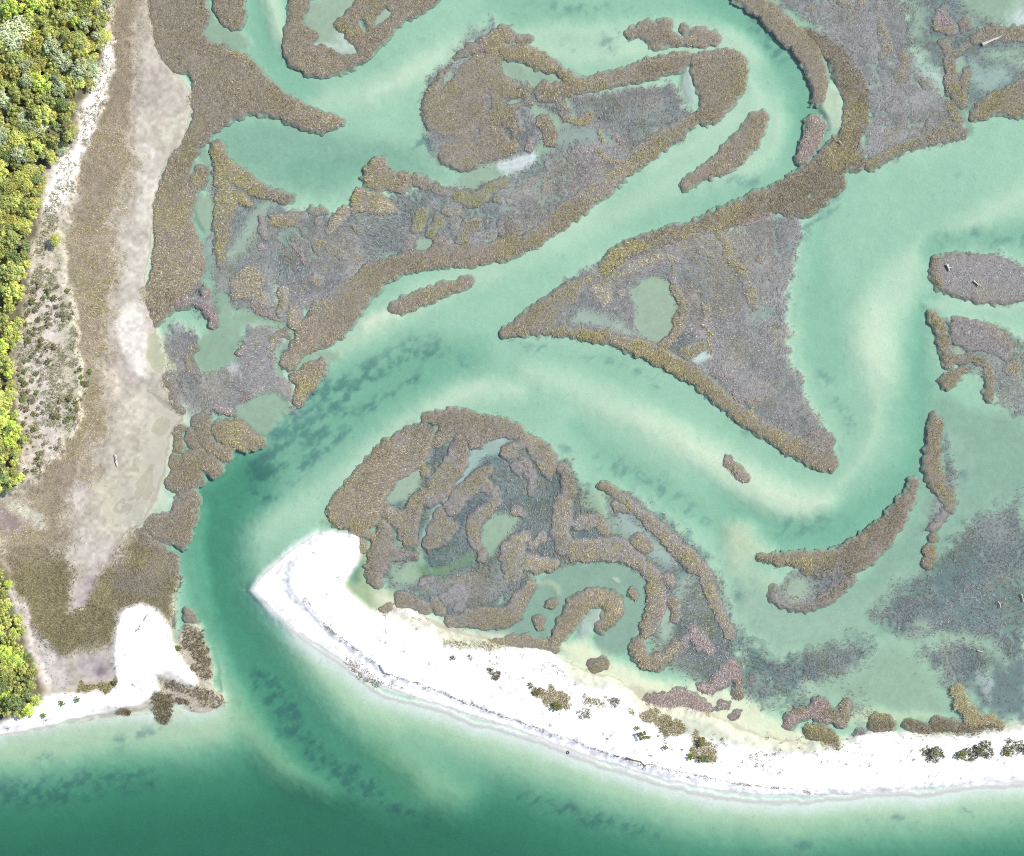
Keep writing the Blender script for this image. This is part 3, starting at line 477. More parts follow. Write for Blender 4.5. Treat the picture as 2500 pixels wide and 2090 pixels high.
# ------------------------------------------------------------------ grass
PAL = {
 'brown': [(.46, .39, .31, 3), (.27, .225, .175, 3), (.12, .10, .085, 1.4), (.29, .26, .13, 1.4), (.68, .62, .53, 1.1)],
 'olive': [(.40, .36, .18, 3), (.26, .235, .10, 3), (.12, .11, .06, 1.2), (.44, .37, .26, 1.6), (.66, .60, .44, .9)],
 'tan':   [(.58, .49, .37, 3), (.39, .32, .23, 2.5), (.33, .30, .15, 2), (.16, .13, .10, .9), (.74, .66, .54, 1.1)],
 'pink':  [(.50, .39, .36, 3), (.34, .265, .245, 3), (.16, .135, .13, 1.3), (.70, .60, .57, 1.1)],
 'dark':  [(.33, .285, .22, 3), (.20, .17, .13, 3), (.09, .08, .065, 1.7), (.52, .46, .38, 1.0), (.23, .22, .11, 1)],
 'grey':  [(.33, .295, .29, 3), (.20, .185, .19, 2.5), (.11, .105, .11, 1.2), (.66, .61, .59, 1.3)],
 'green': [(.42, .42, .14, 3), (.30, .31, .09, 3), (.14, .15, .05, 1), (.54, .50, .28, 1.3)],
 'sand':  [(.17, .17, .08, 3), (.11, .12, .05, 3), (.22, .19, .12, 2), (.07, .08, .035, 1)],
 'sage':  [(.27, .28, .15, 3), (.19, .21, .095, 3), (.34, .30, .20, 2), (.11, .12, .06, 1), (.36, .38, .27, 1.5)],
 'moor':  [(.28, .245, .12, 3), (.19, .17, .08, 3), (.10, .09, .05, 1.6), (.38, .33, .20, 1.4)],
 'dune':  [(.27, .225, .14, 3), (.19, .16, .09, 3), (.14, .135, .06, 2), (.08, .07, .045, 1), (.36, .31, .22, .6)],
 'algae': [(.25, .205, .14, 3), (.17, .14, .095, 3), (.21, .19, .10, 1.5), (.10, .085, .06, 1)],
 'bleach': [(.40, .33, .30, 3), (.30, .24, .22, 3), (.16, .13, .12, 1)],
}
def pick(pal, k):
    p = np.array(PAL[pal]); w_ = p[:, 3] / p[:, 3].sum()
    return p[rng.choice(len(p), k, p=w_), :3] * rng.uniform(.78, 1.22, (k, 1)) * (np.array([.82, .83, .70]) if pal in ('brown', 'olive', 'tan', 'dark', 'green') else np.array([.84, .84, .82]))
def blades(name, u, v, z, nb, h, lean, wd, cols, parent=None, spread=.14, wind=None):
    """nb thin leaning blades at each tuft -> one mesh"""
    k = len(u); N = k * nb
    rep = lambda q: np.repeat(q, nb, 0)
    az = rng.uniform(0, 2 * np.pi, N) if wind is None else rep(wind) + rng.normal(0, .7, N)
    le = rng.uniform(lean[0], lean[1], N); hh = rep(np.asarray(h)) * rng.uniform(.65, 1.25, N); ww = rng.uniform(wd[0], wd[1], N)
    bx = rep(X(u)) + rng.normal(0, spread, N); by = rep(Y(v)) + rng.normal(0, spread, N); bz_ = rep(z) - .05
    tx = bx + np.cos(az) * np.sin(le) * hh; ty = by + np.sin(az) * np.sin(le) * hh; tz = bz_ + .05 + np.cos(le) * hh
    pa = az + np.pi / 2 + rng.normal(0, .5, N); px = np.cos(pa) * ww / 2; py = np.sin(pa) * ww / 2
    V = np.empty((N, 3, 3), np.float32)
    V[:, 0] = np.stack([bx - px, by - py, bz_], 1); V[:, 1] = np.stack([bx + px, by + py, bz_], 1); V[:, 2] = np.stack([tx, ty, tz], 1)
    F = np.arange(N * 3, dtype=np.int32).reshape(N, 3)
    c = np.repeat(cols if len(cols) == N else rep(cols), 3, 0)
    return link(name, V.reshape(-1, 3), F, c, M_BLADE, parent)
def jitter(b, s):
    uu, vv = np.meshgrid(np.arange(b[0], b[2], s), np.arange(b[1], b[3], s))
    uu = uu.ravel(); vv = vv.ravel(); k = len(uu)
    return uu + rng.uniform(-s * .6, s * .6, k), vv + rng.uniform(-s * .6, s * .6, k)
OWN = np.zeros((NV, NU), bool); n_isl = [0]
RAG = (vnoise(GU, GV, 13, 131) - .5) * 9 + (vnoise(GU, GV, 6.5, 133) - .5) * 6
MID = fbm(GU, GV, 70, 91, 3); GRY = fbm(GU, GV, 46, 95, 3)
def island(name, label, pal, txt, h=.72, dens=1.0, cut=None, top=.06, soft=0.15, nb=4, group=None, fl=1.0):
    """a low mud bank (its own mesh) under a cover of marsh grass (child)"""
    shs = shapes(txt); b = bbox(shs, 16); win = window(b)
    wu, wv_ = GU[win] + .4 * (WU[win] - GU[win]), GV[win] + .4 * (WV[win] - GV[win])
    d = union_sd(shs, wu, wv_)
    if cut: d = np.maximum(d, -union_sd(shapes(cut), wu, wv_))
    d = d + (1.5 + 6 * soft) * (n_fine[win] - .5) * 2 + RAG[win] + .6
    own = OWN[win]
    n_isl[0] += 1
    mask = (d < 12) & ~own
    fb = FLB[win] * fl
    zz = np.where(d < 0, .05 - .07 * np.exp(d / 6) - .07 * fb * np.exp(d / 14) + top * (1 - .7 * fb) * (1 - np.exp(d / 9)) + .10 * (n_fine[win] - .5), .02 - .02 - .07 * fb - (.022 + .03 * fb) * d - .0042 * d * d) + .0013 * (n_isl[0] % 60)
    F = grid_faces(mask)
    if len(F) == 0: return None
    V = np.stack([X(GU[win][mask]), Y(GV[win][mask]), zz[mask]], 1)
    cm = (np.array([.135, .118, .10]) + FLB[win][mask][:, None] * fl * (np.array(MUD) - .03 - np.array([.135, .118, .10]))) * (1 + .4 * (n_cell[win][mask] - .5))[:, None]
    e_ = sstep((d[mask] - .5) / 9)[:, None]; cm = cm * (1 - e_) + C[win][mask] * .6 * e_      # the foot of the bank takes the colour of the bed
    root = link(name, V, F, cm, M_MUD, smooth=True)
    tag(root, label, name.replace('_', ' '), group)
    # tufts
    u, v = jitter(b, 3.0)
    uu, vv = warp(u, v, .4); dd = union_sd(shs, uu, vv)
    if cut: dd = np.maximum(dd, -union_sd(shapes(cut), uu, vv))
    gg = lambda A_: field(A_, u, v)
    dd = dd + (1.5 + 6 * soft) * (gg(n_fine) - .5) * 2 + gg(RAG) + .6
    keep = (dd < 5 - 15 * rng.random(len(u)) ** 1.5 - soft * 8 * rng.random(len(u)))
    keep |= (dd < 9 * rng.random(len(u))) & (rng.random(len(u)) < .16) & ~gg(OWN)
    fb = gg(FLB) * fl
    keep &= dd < 5 - fb * 20 * rng.random(len(u)) ** 1.3
    pr = dens * np.clip(2.2 * gg(GRY) + .05, .35, 1) * np.clip(1.15 - soft * 2.2 * np.clip(gg(GRY) - .38, 0, 1), .1, 1)
    keep &= rng.random(len(u)) < pr
    u, v, dd, fb = u[keep], v[keep], dd[keep], fb[keep]
    zb = np.maximum(.05 + top * (1 - np.exp(np.minimum(dd, 0) / 9)), ground(u, v))
    g = field(MID, u, v); N = len(u) * nb
    cc = pick(pal, N); alt = pick('olive' if pal in ('brown', 'tan', 'dark') else 'brown', N)
    sel = np.repeat(sstep((g - .52) * 7), nb) > rng.random(N)
    cc[sel] = alt[sel]
    hv = h * (.5 + field(n_mid, u, v)) * (.75 + .5 * field(n_cell, u, v)) * np.clip(.62 - dd / (14 + 14 * fb), .5, 1) * (1 - .25 * fb)
    gr = blades('grass', u, v, zb, nb, hv, (.95, 1.47), (.06, .135), cc, root, wind=6.28 * 2 * field(n_big, u, v) + 2.5 * (field(n_fine, u, v) - .5))
    gr['kind'] = 'stuff'
    OWN[win] |= (d < 1)
    return root
MI, GB, GC = 'marsh_island', 'grass_bank', 'grass_clump'
ISL = [
 # north and west
 (GB, 'broad brown marsh bank tapering east into a tongue, north of the round western bay', 'brown', "p A: 900,-120 1250,-120 1250,0 1270,110 1215,190 1280,280 1440,300 1540,380 1620,470 1700,550 B: 240,580 300,620 450,690 600,725 595,765 480,800 370,790 250,740 130,690 0,695 A: 1400,735 1290,815 1215,910 1110,880 1140,840 1165,760 1200,650 1120,640 1190,540 1170,440 1080,450 1010,390 950,310 920,200 905,100", dict(dens=.85, soft=.25)),
 (MI, 'small rounded grass bank at the top, beside the narrow northern channel', 'brown', "p A: 1335,-120 1490,-120 1490,180 1400,160 1330,110 1310,50", {}),
 (MI, 'north grass island wrapped around a milky pool, its foot rounded into the channel bend', 'brown', "p B: 300,-120 420,-60 350,70 340,150 440,210 380,290 470,270 530,320 600,350 680,345 700,325 650,260 610,210 545,165 570,120 640,60 720,-60 1180,-100 1190,0 1060,75 930,145 870,220 790,310 720,370 640,415 520,455 430,465 340,430 260,370 235,300 240,210 270,100", dict(cut="p B: 850,40 930,60 880,115 850,135 790,165 770,120 | s B: 700,130,50 740,200,30 | s B: 930,0,14 915,70,12")),
 (GB, 'western marsh bank with a dark scalloped west edge, south of the round bay', 'brown', "p A: 1040,930 1110,885 1215,915 1170,1000 1130,1120 1150,1160 1200,1020 1260,1010 1260,1110 1180,1200 1150,1310 1200,1420 1240,1540 1250,1620 1200,1790 E: 1080,60 1060,110 1000,180 950,240 925,220 910,150 870,60 A: 880,1756 950,1660 945,1480 935,1290 960,1190 1000,1100 1015,1020", dict(dens=.9, soft=.3)),
 (MI, 'slender curling grass spit hooking into the south side of the round bay', 'olive', "s A: 1335,905,60 1340,980,90 1390,1050,110 1500,1120,100 1620,1180,70 1756,1230,44 B: 200,1210,60 265,1220,34 | s A: 1340,1050,70 1370,1150,120 1390,1220,140 1370,1330,130 1355,1450,90 1350,1560,70 1355,1630,40 | s A: 1440,1190,80 1520,1240,50", {}),
 (GC, 'round olive grass clump in the shallow creek west of the grey flats', 'brown', "p A: 1520,1610 1600,1640 1645,1720 1600,1780 1560,1850 1430,1830 1400,1780 1420,1700 1460,1650", {}),
 (GC, 'ragged pinkish grass patch with wrack beside the western creek head', 'pink', "s E: 1090,90,60 1200,80,60 1270,110,70 1310,180,60 1310,240,40 | s E: 1250,40,60", dict(soft=.7)),
 (GC, 'thin C-shaped grass rim on the west side of the teal pool', 'brown', "s E: 1190,360,44 1150,420,54 1150,480,60 1190,540,60 1220,580,40", {}),
 (GC, 'mottled grass patch on the mud flat edge, west of the C-shaped rim', 'brown', "s E: 1030,560,80 1060,640,90 1070,720,60 1110,760,50 | s E: 1110,600,50 1140,660,40", dict(soft=.7, dens=.8)),
 (GC, 'tan hooked grass strip lining the creek bend at the marsh edge', 'tan', "s F: 245,285,34 190,300,44 160,350,54 140,400,44 160,460,30", {}),
 (GC, 'brown wedge of grass between the creek mouth and the deep inlet channel', 'brown', "p F: 495,450 470,440 420,455 360,480 330,530 270,560 330,610 300,660 290,690 320,740 380,660 440,580 480,510", {}),
 (GC, 'low grass strip at the head of the green side pool', 'pink', "s E: 1320,735,50 1370,745,56 1415,762,40", {}),
 (GC, 'small grass tuft at the pool corner above the pointed island', 'pink', "s E: 1480,400,56 1490,390,50", {}),
 (MI, 'pointed leaf-shaped grass island jutting into the deep inlet', 'olive', "p E: 1310,830 1380,815 1450,825 1500,835 1540,890 1625,945 1560,990 1480,997 1410,960 1330,950 1300,890", {}),
 (MI, 'crooked brown grass island curving down beside the leaf-shaped one', 'brown', "s E: 1255,775,60 1225,830,100 1240,900,80 1280,970,70 1350,1010,70 1385,1030,60 | s E: 1400,980,50 1375,1045,44", {}),
 (GC, 'oval grass clump between the crooked island and the mud flat', 'brown', "s E: 1160,905,50 1185,940,80 1190,965,70", {}),
 (GC, 'thin wisp of grass on the mud flat just above the round brown tuft', 'brown', "s E: 1100,870,40 1085,912,44", {}), (GC, 'round brown tuft on the mud flat above the yellowish tuft', 'brown', "s E: 1090,980,66", {}),
 (GC, 'yellowish round tuft on the mud flat edge beside the four-lobed island', 'olive', "s E: 1075,1065,80", {}),
 (MI, 'four-lobed grass island between the mud flat and the inlet', 'brown', "p E: 1120,1020 1200,990 1280,1010 1330,1060 1362,1110 1310,1160 1260,1140 1200,1090 1240,1150 1235,1205 1180,1225 1120,1240 1060,1260 1015,1220 1030,1150 1080,1130 1110,1080", {}),
 (GB, 'square-ended olive grass bank along the west side of the inlet', 'brown', "p E: 1090,1255 1180,1245 1225,1290 1205,1370 1165,1510 1130,1600 1050,1565 960,1550 890,1470 900,1420 1000,1385 1040,1420 1070,1350", {}),
 (GB, 'dark olive grass bank at the inlet above the white sand spit', 'dark', "p E: 800,1510 870,1480 940,1560 1020,1600 1080,1660 1098,1756 I: 1090,70 1045,130 1050,250 1060,370 1020,320 950,225 880,205 780,230 640,250 560,180 600,20 700,-90 E: 770,1640", dict(top=.4)),
 (GC, 'small dark triangle of grass on the inlet side of the sand spit', 'olive', "p I: 1130,260 1150,245 1210,325 1160,330 1125,300", {}),
 # centre
 (MI, 'dark western lobe of the big central island, notched by a narrow inlet', 'olive', "p B: 1560,310 1450,330 1370,370 1310,400 1290,470 1240,520 1200,570 1190,600 1200,490 1230,420 1270,400 1200,440 1160,500 1110,560 1090,620 1100,740 1140,800 1200,820 1290,850 1200,900 1170,950 1200,990 1290,1035 1420,1010 1600,950 1680,900 1640,830 1700,800 1620,700 1700,640 1690,560 C: 180,530 120,490 40,420", dict(dens=.85, soft=.45, fl=.3, cut="s B: 1600,630,50 1650,620,60 1690,600,40 | s B: 1470,560,22 1500,620,30 1480,690,22 | s B: 1560,760,34 1640,860,30 | s B: 1420,800,18 1380,860,26")),
 (GB, 'grass arc with a pink wrack patch at the north tip of the central island', 'brown', "s B: 1290,350,20 1400,290,60 1500,250,90 1600,200,80 C: 110,240,40 | s B: 1500,320,70 1600,320,80 C: 130,310,60 200,320,90 280,360,90 340,395,80 390,410,40", {}),
 (GC, 'small drowned grass patch off the north tip of the big central island', 'dark', "s C: 170,235,40 220,230,40", dict(dens=.6)),
 (GB, 'brown grass rim along the sandy northern lagoon of the big central island', 'brown', "s C: 415,430,50 470,470,50 500,495,60 | s C: 330,570,120 400,560,90 500,530,90 640,515,80 800,470,80 960,420,110 1100,390,100 1190,360,70 | s C: 210,560,60 230,620,50 | s C: 430,640,60 460,720,40", {}),
 (MI, 'broad brown eastern head of the big central island inside the channel loop', 'brown', "p C: 1195,350 1350,320 1470,305 1530,340 1560,400 1550,520 1500,610 1430,680 1370,740 1300,770 1240,720 1310,640 1280,580 1250,470 1230,400", {}),
 (MI, 'small oval grass islet in the creek inside the big central island', 'brown', "s C: 320,750,80 350,810,90 370,870,50", {}),
 (GC, 'thin upright pinkish grass strip on the west bank of the central island creek', 'pink', "s C: 150,700,50 165,750,50 180,800,44", {}), (GC, 'small pink grass tuft below the oval islet of the central island', 'pink', "s C: 240,860,44 230,910,36", {}), (GC, 'pinkish grass strip along the foamy creek under the western lobe', 'pink', "s C: 20,930,56 120,910,64", {}),
 (GB, 'long straight grass levee running diagonally along the central channel', 'brown', "s C: 1290,700,50 1180,765,80 1050,850,110 930,930,110 800,1040,90 650,1160,110 500,1270,130 370,1370,120 240,1470,90 170,1530,50", {}),
 (GC, 'round domed grass clump at the foot of the diagonal levee', 'dark', "s C: 110,1390,150 120,1400,150", {}),
 (GB, 'wide brown grass bank beside the central channel, ending southwest in a blunt tail', 'brown', "s C: 130,1490,120 60,1530,120 B: 1500,1540,110 1350,1560,120 1200,1560,130 1050,1595,110 950,1610,100 870,1650,110 770,1690,150 | s B: 1000,1480,60 1000,1540,80 | s B: 1190,1470,70 1230,1530,80 | p F: 600,-80 800,-70 840,0 760,60 700,130 690,180 600,290 520,350 400,380 360,420 300,490 240,505 205,460 230,410 290,360 310,300 340,230 400,150 400,60 480,80 540,0", dict(cut="p B: 1030,1500 1060,1455 1110,1440 1150,1480 1130,1530 1060,1550 1030,1540")),
 (GC, 'knobbly grass headland on the southeast corner of the round bay', 'brown', "p B: 800,970 850,970 860,1040 900,1050 920,1090 960,1070 1010,1080 1000,1160 950,1170 880,1140 820,1170 730,1140 720,1080 760,1010", dict(soft=.3)),
 (GC, 'thin grass strand linking the bay headland to the yellow-green strip', 'brown', "s B: 1040,1100,60 1110,1130,60 1190,1170,50 1280,1190,40", dict(soft=.4)),
 (GC, 'blocky pale tan reed patch south of the bay headland', 'tan', "p B: 650,1230 680,1160 720,1180 860,1200 920,1250 930,1300 850,1310 700,1300 645,1310", {}),
 (GC, 'yellow-green grass strip on the south bank of the foamy creek', 'green', "s B: 1300,1200,80 1400,1230,100 1480,1170,70 1590,1110,60 | s B: 1540,1210,56", {}),
 (GC, 'yellowish grass clump northwest of the small round pond', 'green', "s B: 1075,1310,80 1050,1390,80", {}), (GC, 'yellowish grass clump due north of the small round pond', 'green', "s B: 1180,1350,80 1130,1420,70", {}),
 (GC, 'short tan grass bar above the pond clumps', 'tan', "s B: 1220,1290,60 1310,1305,50", {}), (GC, 'tiny grass dot east of the pond clumps', 'tan', "s B: 1280,1390,60", {}),
 (GC, 'forked grass clump between the round pond and the domed clump', 'olive', "s B: 1400,1380,90 1340,1400,70 1330,1490,90 | s B: 1420,1400,50", {}),
 (GC, 'tan reed patch with a pink wrack fringe on the south shore of the round bay', 'tan', "s B: 180,1335,50 260,1340,60 340,1330,70", {}), (GC, 'sparse tan tufts between the bay patch and the blocky reeds', 'tan', "s B: 400,1290,40 470,1290,40 | s B: 440,1370,50", dict(soft=.6)),
 (GC, 'tan reed patch leaning southwest below the bay shore', 'tan', "s B: 610,1300,60 550,1350,80 510,1410,60", dict(soft=.4)), (GC, 'oval tan clump in the middle of the grey western flats', 'tan', "s B: 530,1530,80 590,1560,70", {}),
 (GC, 'pale tuft with wrack just west of the oval tan clump', 'tan', "s B: 430,1510,60 460,1490,40", dict(soft=.5)), (GC, 'brown oval clump above the southwest tail bank', 'brown', "s B: 420,1710,80 450,1715,80", {}),
 (GC, 'patchy tan grass strip west of the southwest tail bank', 'tan', "s F: 100,60,80 130,110,70 | s F: 230,30,70 230,110,60 210,160,50", dict(soft=.4)), (GC, 'tan grass corner at the creek neck beside the tail bank', 'tan', "s F: 300,150,80 290,210,70 340,240,50", dict(soft=.3)),
 (GC, 'pair of small tufts on the grey flats beside the western creek', 'pink', "s B: 100,1350,40 110,1440,60 | s B: 100,1520,50", dict(soft=.6)),
 (MI, 'slim grass islet on the pale bar in the middle of the central channel', 'olive', "s O: 812,632,20 850,617,24 890,600,22 940,583,18 962,575,10", {}),
 # north-east
 (MI, 'ragged grass islet on the sandbar inside the northern channel', 'brown', "s C: 850,215,40 920,180,60 990,200,120 1030,240,130 1060,170,90 | s C: 1110,240,60 1160,250,40", dict(soft=.3)),
 (MI, 'smaller ragged grass islet at the east end of the northern sandbar', 'brown', "s C: 1200,250,50 1260,220,80 1330,235,90 1370,235,40", dict(soft=.3)), (GC, 'speck of grass between the two northern sandbar islets', 'brown', "s C: 1180,180,40", {}),
 (MI, 'slender club-shaped grass islet inside the eastern channel loop', 'brown', "s C: 1640,740,100 1600,810,130 1540,880,130 1450,970,130 1370,1030,90 1270,1070,60 1180,1130,40", {}),
 (GB, 'inner olive levee prong along the outer bend of the channel loop', 'olive', "s D: 20,-20,60 150,40,100 230,110,110 330,210,120 420,290,130 470,380,110 500,470,90 505,540,70 490,610,50", {}),
 (GB, 'great curved outer levee sweeping around the eastern channel loop', 'dark', "s D: 440,210,60 560,280,90 640,360,140 700,480,170 735,600,150 735,720,140 700,830,130 640,930,170 550,1030,170 430,1120,170 300,1190,150 150,1250,130 0,1300,120 C: 1400,1350,110 1200,1430,100 1000,1480,100 850,1530,100 760,1580,100 690,1650,90 | s D: 720,980,110 | s D: 600,1110,110 430,1250,130 330,1290,90", dict(cut="s D: 700,1020,30 | s D: 440,1210,30 460,1190,30")),
 (MI, 'two-toned grass islet tucked inside the outer levee', 'pink', "s D: 480,770,100 460,860,90 420,940,80 400,970,50", {}),
 (GB, 'grass rim along the base of the triangular eastern flat', 'olive', "s D: 815,1000,60 900,950,70 1020,890,70 1150,840,90 1280,800,110 1375,810,60 | s D: 1350,740,70 1290,650,70 | s D: 1180,760,60 1130,830,60", dict(soft=.25)),
 (GC, 'upright olive grass strip on the grey flat north of the triangle', 'olive', "s D: 880,130,40 900,200,80 910,270,90 890,340,60", dict(soft=.25)), (GC, 'olive grass clump on the triangle flat below the upright strip', 'olive', "s D: 1020,340,80 1040,410,60 970,430,50 1000,480,90", dict(soft=.25)),
 (GC, 'olive dab of grass on the left bank of the narrow diagonal creek', 'olive', "s D: 1130,500,40 1160,540,50", {}), (GC, 'tuft at the top edge of the northern grey flat', 'brown', "s D: 870,10,60 860,60,40", dict(soft=.3)), (GC, 'lone grass clump near the top of the outer levee', 'brown', "s D: 450,60,80 470,50,60", dict(soft=.7, dens=.7)), (GC, 'tan tufts along the upper frame edge of the northern flat', 'tan', "s D: 640,10,60 700,10,40 | s D: 760,10,60", dict(soft=.5)),
 (MI, 'reddish grass patch among the northeastern shallows', 'pink', "s D: 1250,70,70 1250,140,120 1280,170,80 1330,185,40", dict(soft=.5)), (GC, 'small dark tufts east of the reddish northeastern patch', 'dark', "s D: 1400,140,60 1390,190,40", dict(soft=.5)),
 (GB, 'grass bank with a pale driftwood log in the northeast corner', 'brown', "s D: 1470,240,70 1560,200,90 1660,210,80 1800,200,90", dict(soft=.3)),
 (GC, 'grass ring around the little oval pond in the northeast', 'brown', "s D: 1270,260,50 1290,340,50 1300,430,50 1310,510,80 1350,570,100 1385,630,50 | s D: 1320,330,40 1370,310,50 1410,280,40 | s D: 1400,440,50 1390,530,50", dict(soft=.3)),
 (GB, 'dark olive grass headland on the right edge above the eastern channel', 'olive', "p D: 1800,450 1640,540 1560,580 1480,640 1430,690 1440,740 1520,715 1560,680 1640,690 1800,715", {}),
 (MI, 'oval grey-green islet with a driftwood log, upper right of the eastern channel', 'grey', "p D: 1200,1610 1235,1575 1400,1560 1600,1570 1700,1620 1800,1690 H: 1800,70 1680,90 1500,100 1350,60 1270,20 D: 1225,1740 1195,1680", dict(dens=.45, soft=.8, h=.4, top=.10)),
 (GC, 'olive rim on the west shore of the oval grey-green islet', 'olive', "s D: 1225,1600,40 1215,1680,50 1240,1740,50", {}),
 (GB, 'narrow olive rim with a curling lower end on the right-hand marsh block', 'olive', "s H: 1200,180,30 1230,230,54 1255,310,48 1280,400,50 1300,470,46 | s H: 1320,450,40 1400,430,44 1490,440,56 1545,510,60 1560,590,60 1540,660,50 1550,690,30", {}),
 (GC, 'brown grass cap over the north of the right-hand marsh block', 'grey', "p H: 1290,200 1400,200 1570,240 1650,290 1700,370 1660,470 1600,420 1480,390 1400,390 1330,330", dict(dens=.6, soft=.6, h=.5)), (GC, 'tan clump near the right edge inside the marsh block', 'tan', "s H: 1680,500,90", dict(soft=.4)),
 (MI, 'tiny wedge islet off the curled end of the right-hand marsh block', 'olive', "s H: 1285,580,60 1330,550,50 1395,508,22", {}),
 (MI, 'tall narrow spindle-shaped grass island in the eastern bay', 'olive', "s H: 1213,795,20 1222,860,60 1205,980,70 1190,1080,80 1215,1190,90 1270,1260,80 1300,1310,70 1300,1360,40", {}),
 (GC, 'thin drowned grass tail below the spindle-shaped island', 'grey', "s H: 1260,1390,50 1230,1440,50 1200,1480,30", dict(dens=.5, soft=.5)), (GC, 'uppermost of three round grass tufts below the spindle island', 'olive', "s H: 1198,1535,36", {}), (GC, 'middle of three round grass tufts below the spindle island', 'olive', "s H: 1182,1610,54 1190,1640,44", {}), (GC, 'lowest of three round grass tufts below the spindle island', 'olive', "s H: 1175,1690,56", {}),
 (MI, 'dark crescent grass island on the outer bend of the eastern channel', 'dark', "s H: 1082,1200,16 1055,1290,56 990,1395,96 890,1515,140 780,1620,175 650,1690,165 500,1685,100 350,1670,60 230,1672,50 140,1655,26 | s L: 420,0,60 560,20,70", {}),
 (GC, 'thin olive rim closing the pool south of the crescent island', 'dark', "s L: 230,120,40 222,160,50 260,200,40 340,232,36 430,232,44 520,195,56 610,120,70 680,50,80", dict(dens=.7)),
 # the triangular island
 (GB, 'dense olive spearhead of grass at the west point of the triangular island', 'olive', "p G: 40,305 150,215 280,120 400,30 490,-40 C: 590,1690 690,1660 G: 560,20 490,110 400,180 360,250 500,235 620,260 720,290 700,320 600,330 520,300 350,290 180,285", {}),
 (GB, 'golden levee along the south edge of the triangular island', 'olive', "s G: 560,290,70 660,295,70 740,305,60 850,350,90 980,400,90 1100,450,100 1200,510,100 1300,580,90 1400,670,80 1500,750,80 1620,840,90 1720,900,90 H: 330,960,110 430,1000,130 520,1040,140 565,1080,80 | s H: 480,900,90 540,950,100 | s H: 240,850,50 | p G: 1540,690 1620,690 1650,730 1560,740", {}),
 (GB, 'tan and olive grass along the north corner of the triangular island', 'tan', "s C: 680,1680,60 760,1640,70 830,1610,60 | s C: 690,1720,40 850,1650,80 930,1600,60 1050,1570,50 1130,1590,40 | s G: 640,20,90 700,60,110 690,100,60 | s G: 800,40,60", dict(soft=.3)),
 (GB, 'curved grass rim on the east side of the large round pool', 'brown', "s C: 1120,1620,40 G: 1120,0,50 1170,60,70 1190,130,70 1170,210,70 1130,280,60 1080,340,60 1020,385,50", {}),
 (GC, 'broken tan grass ridge across the triangular island', 'tan', "s C: 1400,1430,70 1460,1500,70 1440,1580,60 1530,1640,60 1560,1600,40", dict(soft=.3)), (GC, 'small tan tuft in the middle of the triangular flat', 'tan', "s C: 1650,1580,50 1640,1590,50 | s C: 1710,1540,36", {}),
 (GC, 'dark tan grass lump on the northeast of the triangular flat', 'olive', "s D: 10,1620,80 G: 1610,60,90 1600,100,60", {}), (GC, 'chain of olive clumps leading down to the pale puddle', 'olive', "s G: 1310,110,60 1330,170,50 1290,230,40 1350,280,50 | s G: 1310,340,60 1260,370,70 1190,410,80", dict(soft=.3)),
 (GC, 'tan tuft on the flat north of the round pool rim', 'tan', "s C: 1280,1520,64 1340,1560,56", {}), (MI, 'small isolated grass bar in the pale eastern shallows', 'pink', "s G: 1450,1070,44 1500,1120,50 1545,1165,40 1570,1180,20", {}),
 # the inlet island
 (MI, 'long dense west shoulder of the inlet island facing the mint shallows', 'brown', "p F: 1060,830 1150,880 1140,960 1110,1030 1080,1100 1000,1140 940,1180 870,1250 850,1340 830,1400 790,1450 720,1490 600,1475 530,1450 505,1390 530,1310 600,1220 700,1110 820,980 950,890", {}),
 (GB, 'central ridge of grass running down the inlet island', 'brown', "s F: 1310,930,60 1310,1000,100 1280,1080,140 1210,1180,140 1150,1290,130 1080,1290,70 1030,1350,90 990,1450,140 1000,1550,90 | s F: 870,1380,80 950,1430,100 | s F: 1100,1130,60", {}),
 (GB, 'rounded northern brow of the inlet island', 'brown', "s F: 1100,805,40 1200,800,90 1330,830,140 1420,880,160 1550,860,100 1680,900,70 G: 150,900,70 | s F: 1230,880,90 1170,960,44 | s F: 1400,950,90", dict(cut="s F: 1280,905,30 1340,930,30 1360,1000,30")),
 (GB, 'tan grass belt down the upper east side of the inlet island', 'tan', "s G: 170,910,80 240,960,70 300,1010,120 340,1070,120 350,1140,70 | s G: 100,1010,80 | s F: 1620,1020,60 1690,960,60", dict(soft=.3)),
 (GC, 'pinkish wrack-laden reeds inside the tan east belt', 'pink', "s G: 160,1100,80 200,1060,60 260,1200,50 240,1260,30", dict(soft=.6)), (GC, 'isolated tan clump in the lagoon of the inlet island', 'tan', "s G: 150,1370,50 200,1390,50", {}),
 (GB, 'broad brown grass belt forming the southeast rim of the inlet island', 'brown', "s G: 440,1120,60 475,1200,80 470,1270,70 | s G: 440,1320,110 430,1430,130 420,1540,100 470,1610,120 620,1610,130 780,1600,140 880,1680,90 980,1740,80 K: 1010,100,100 1020,180,100 1000,270,110 960,360,100 | s G: 540,1450,80 640,1430,90 690,1500,60 | s K: 1080,50,70 1100,90,50 | s K: 1110,190,60 1140,240,60 1130,310,40", {}),
 (GC, 'feathery faded clump against the southeast rim', 'brown', "s G: 900,1560,100 940,1590,80", dict(soft=.6)),
 (GB, 'narrow grass strip trailing southeast off the inlet island', 'brown', "s G: 680,1220,36 780,1280,50 850,1320,50 920,1390,60 990,1450,80 1100,1560,90 1200,1660,110 1300,1740,90 K: 1330,90,80 1380,220,80 1430,330,70 1460,400,60", {}), (GC, 'pale ragged patch beside the start of the trailing strip', 'brown', "s G: 760,1350,50 830,1350,60", dict(soft=.6)),
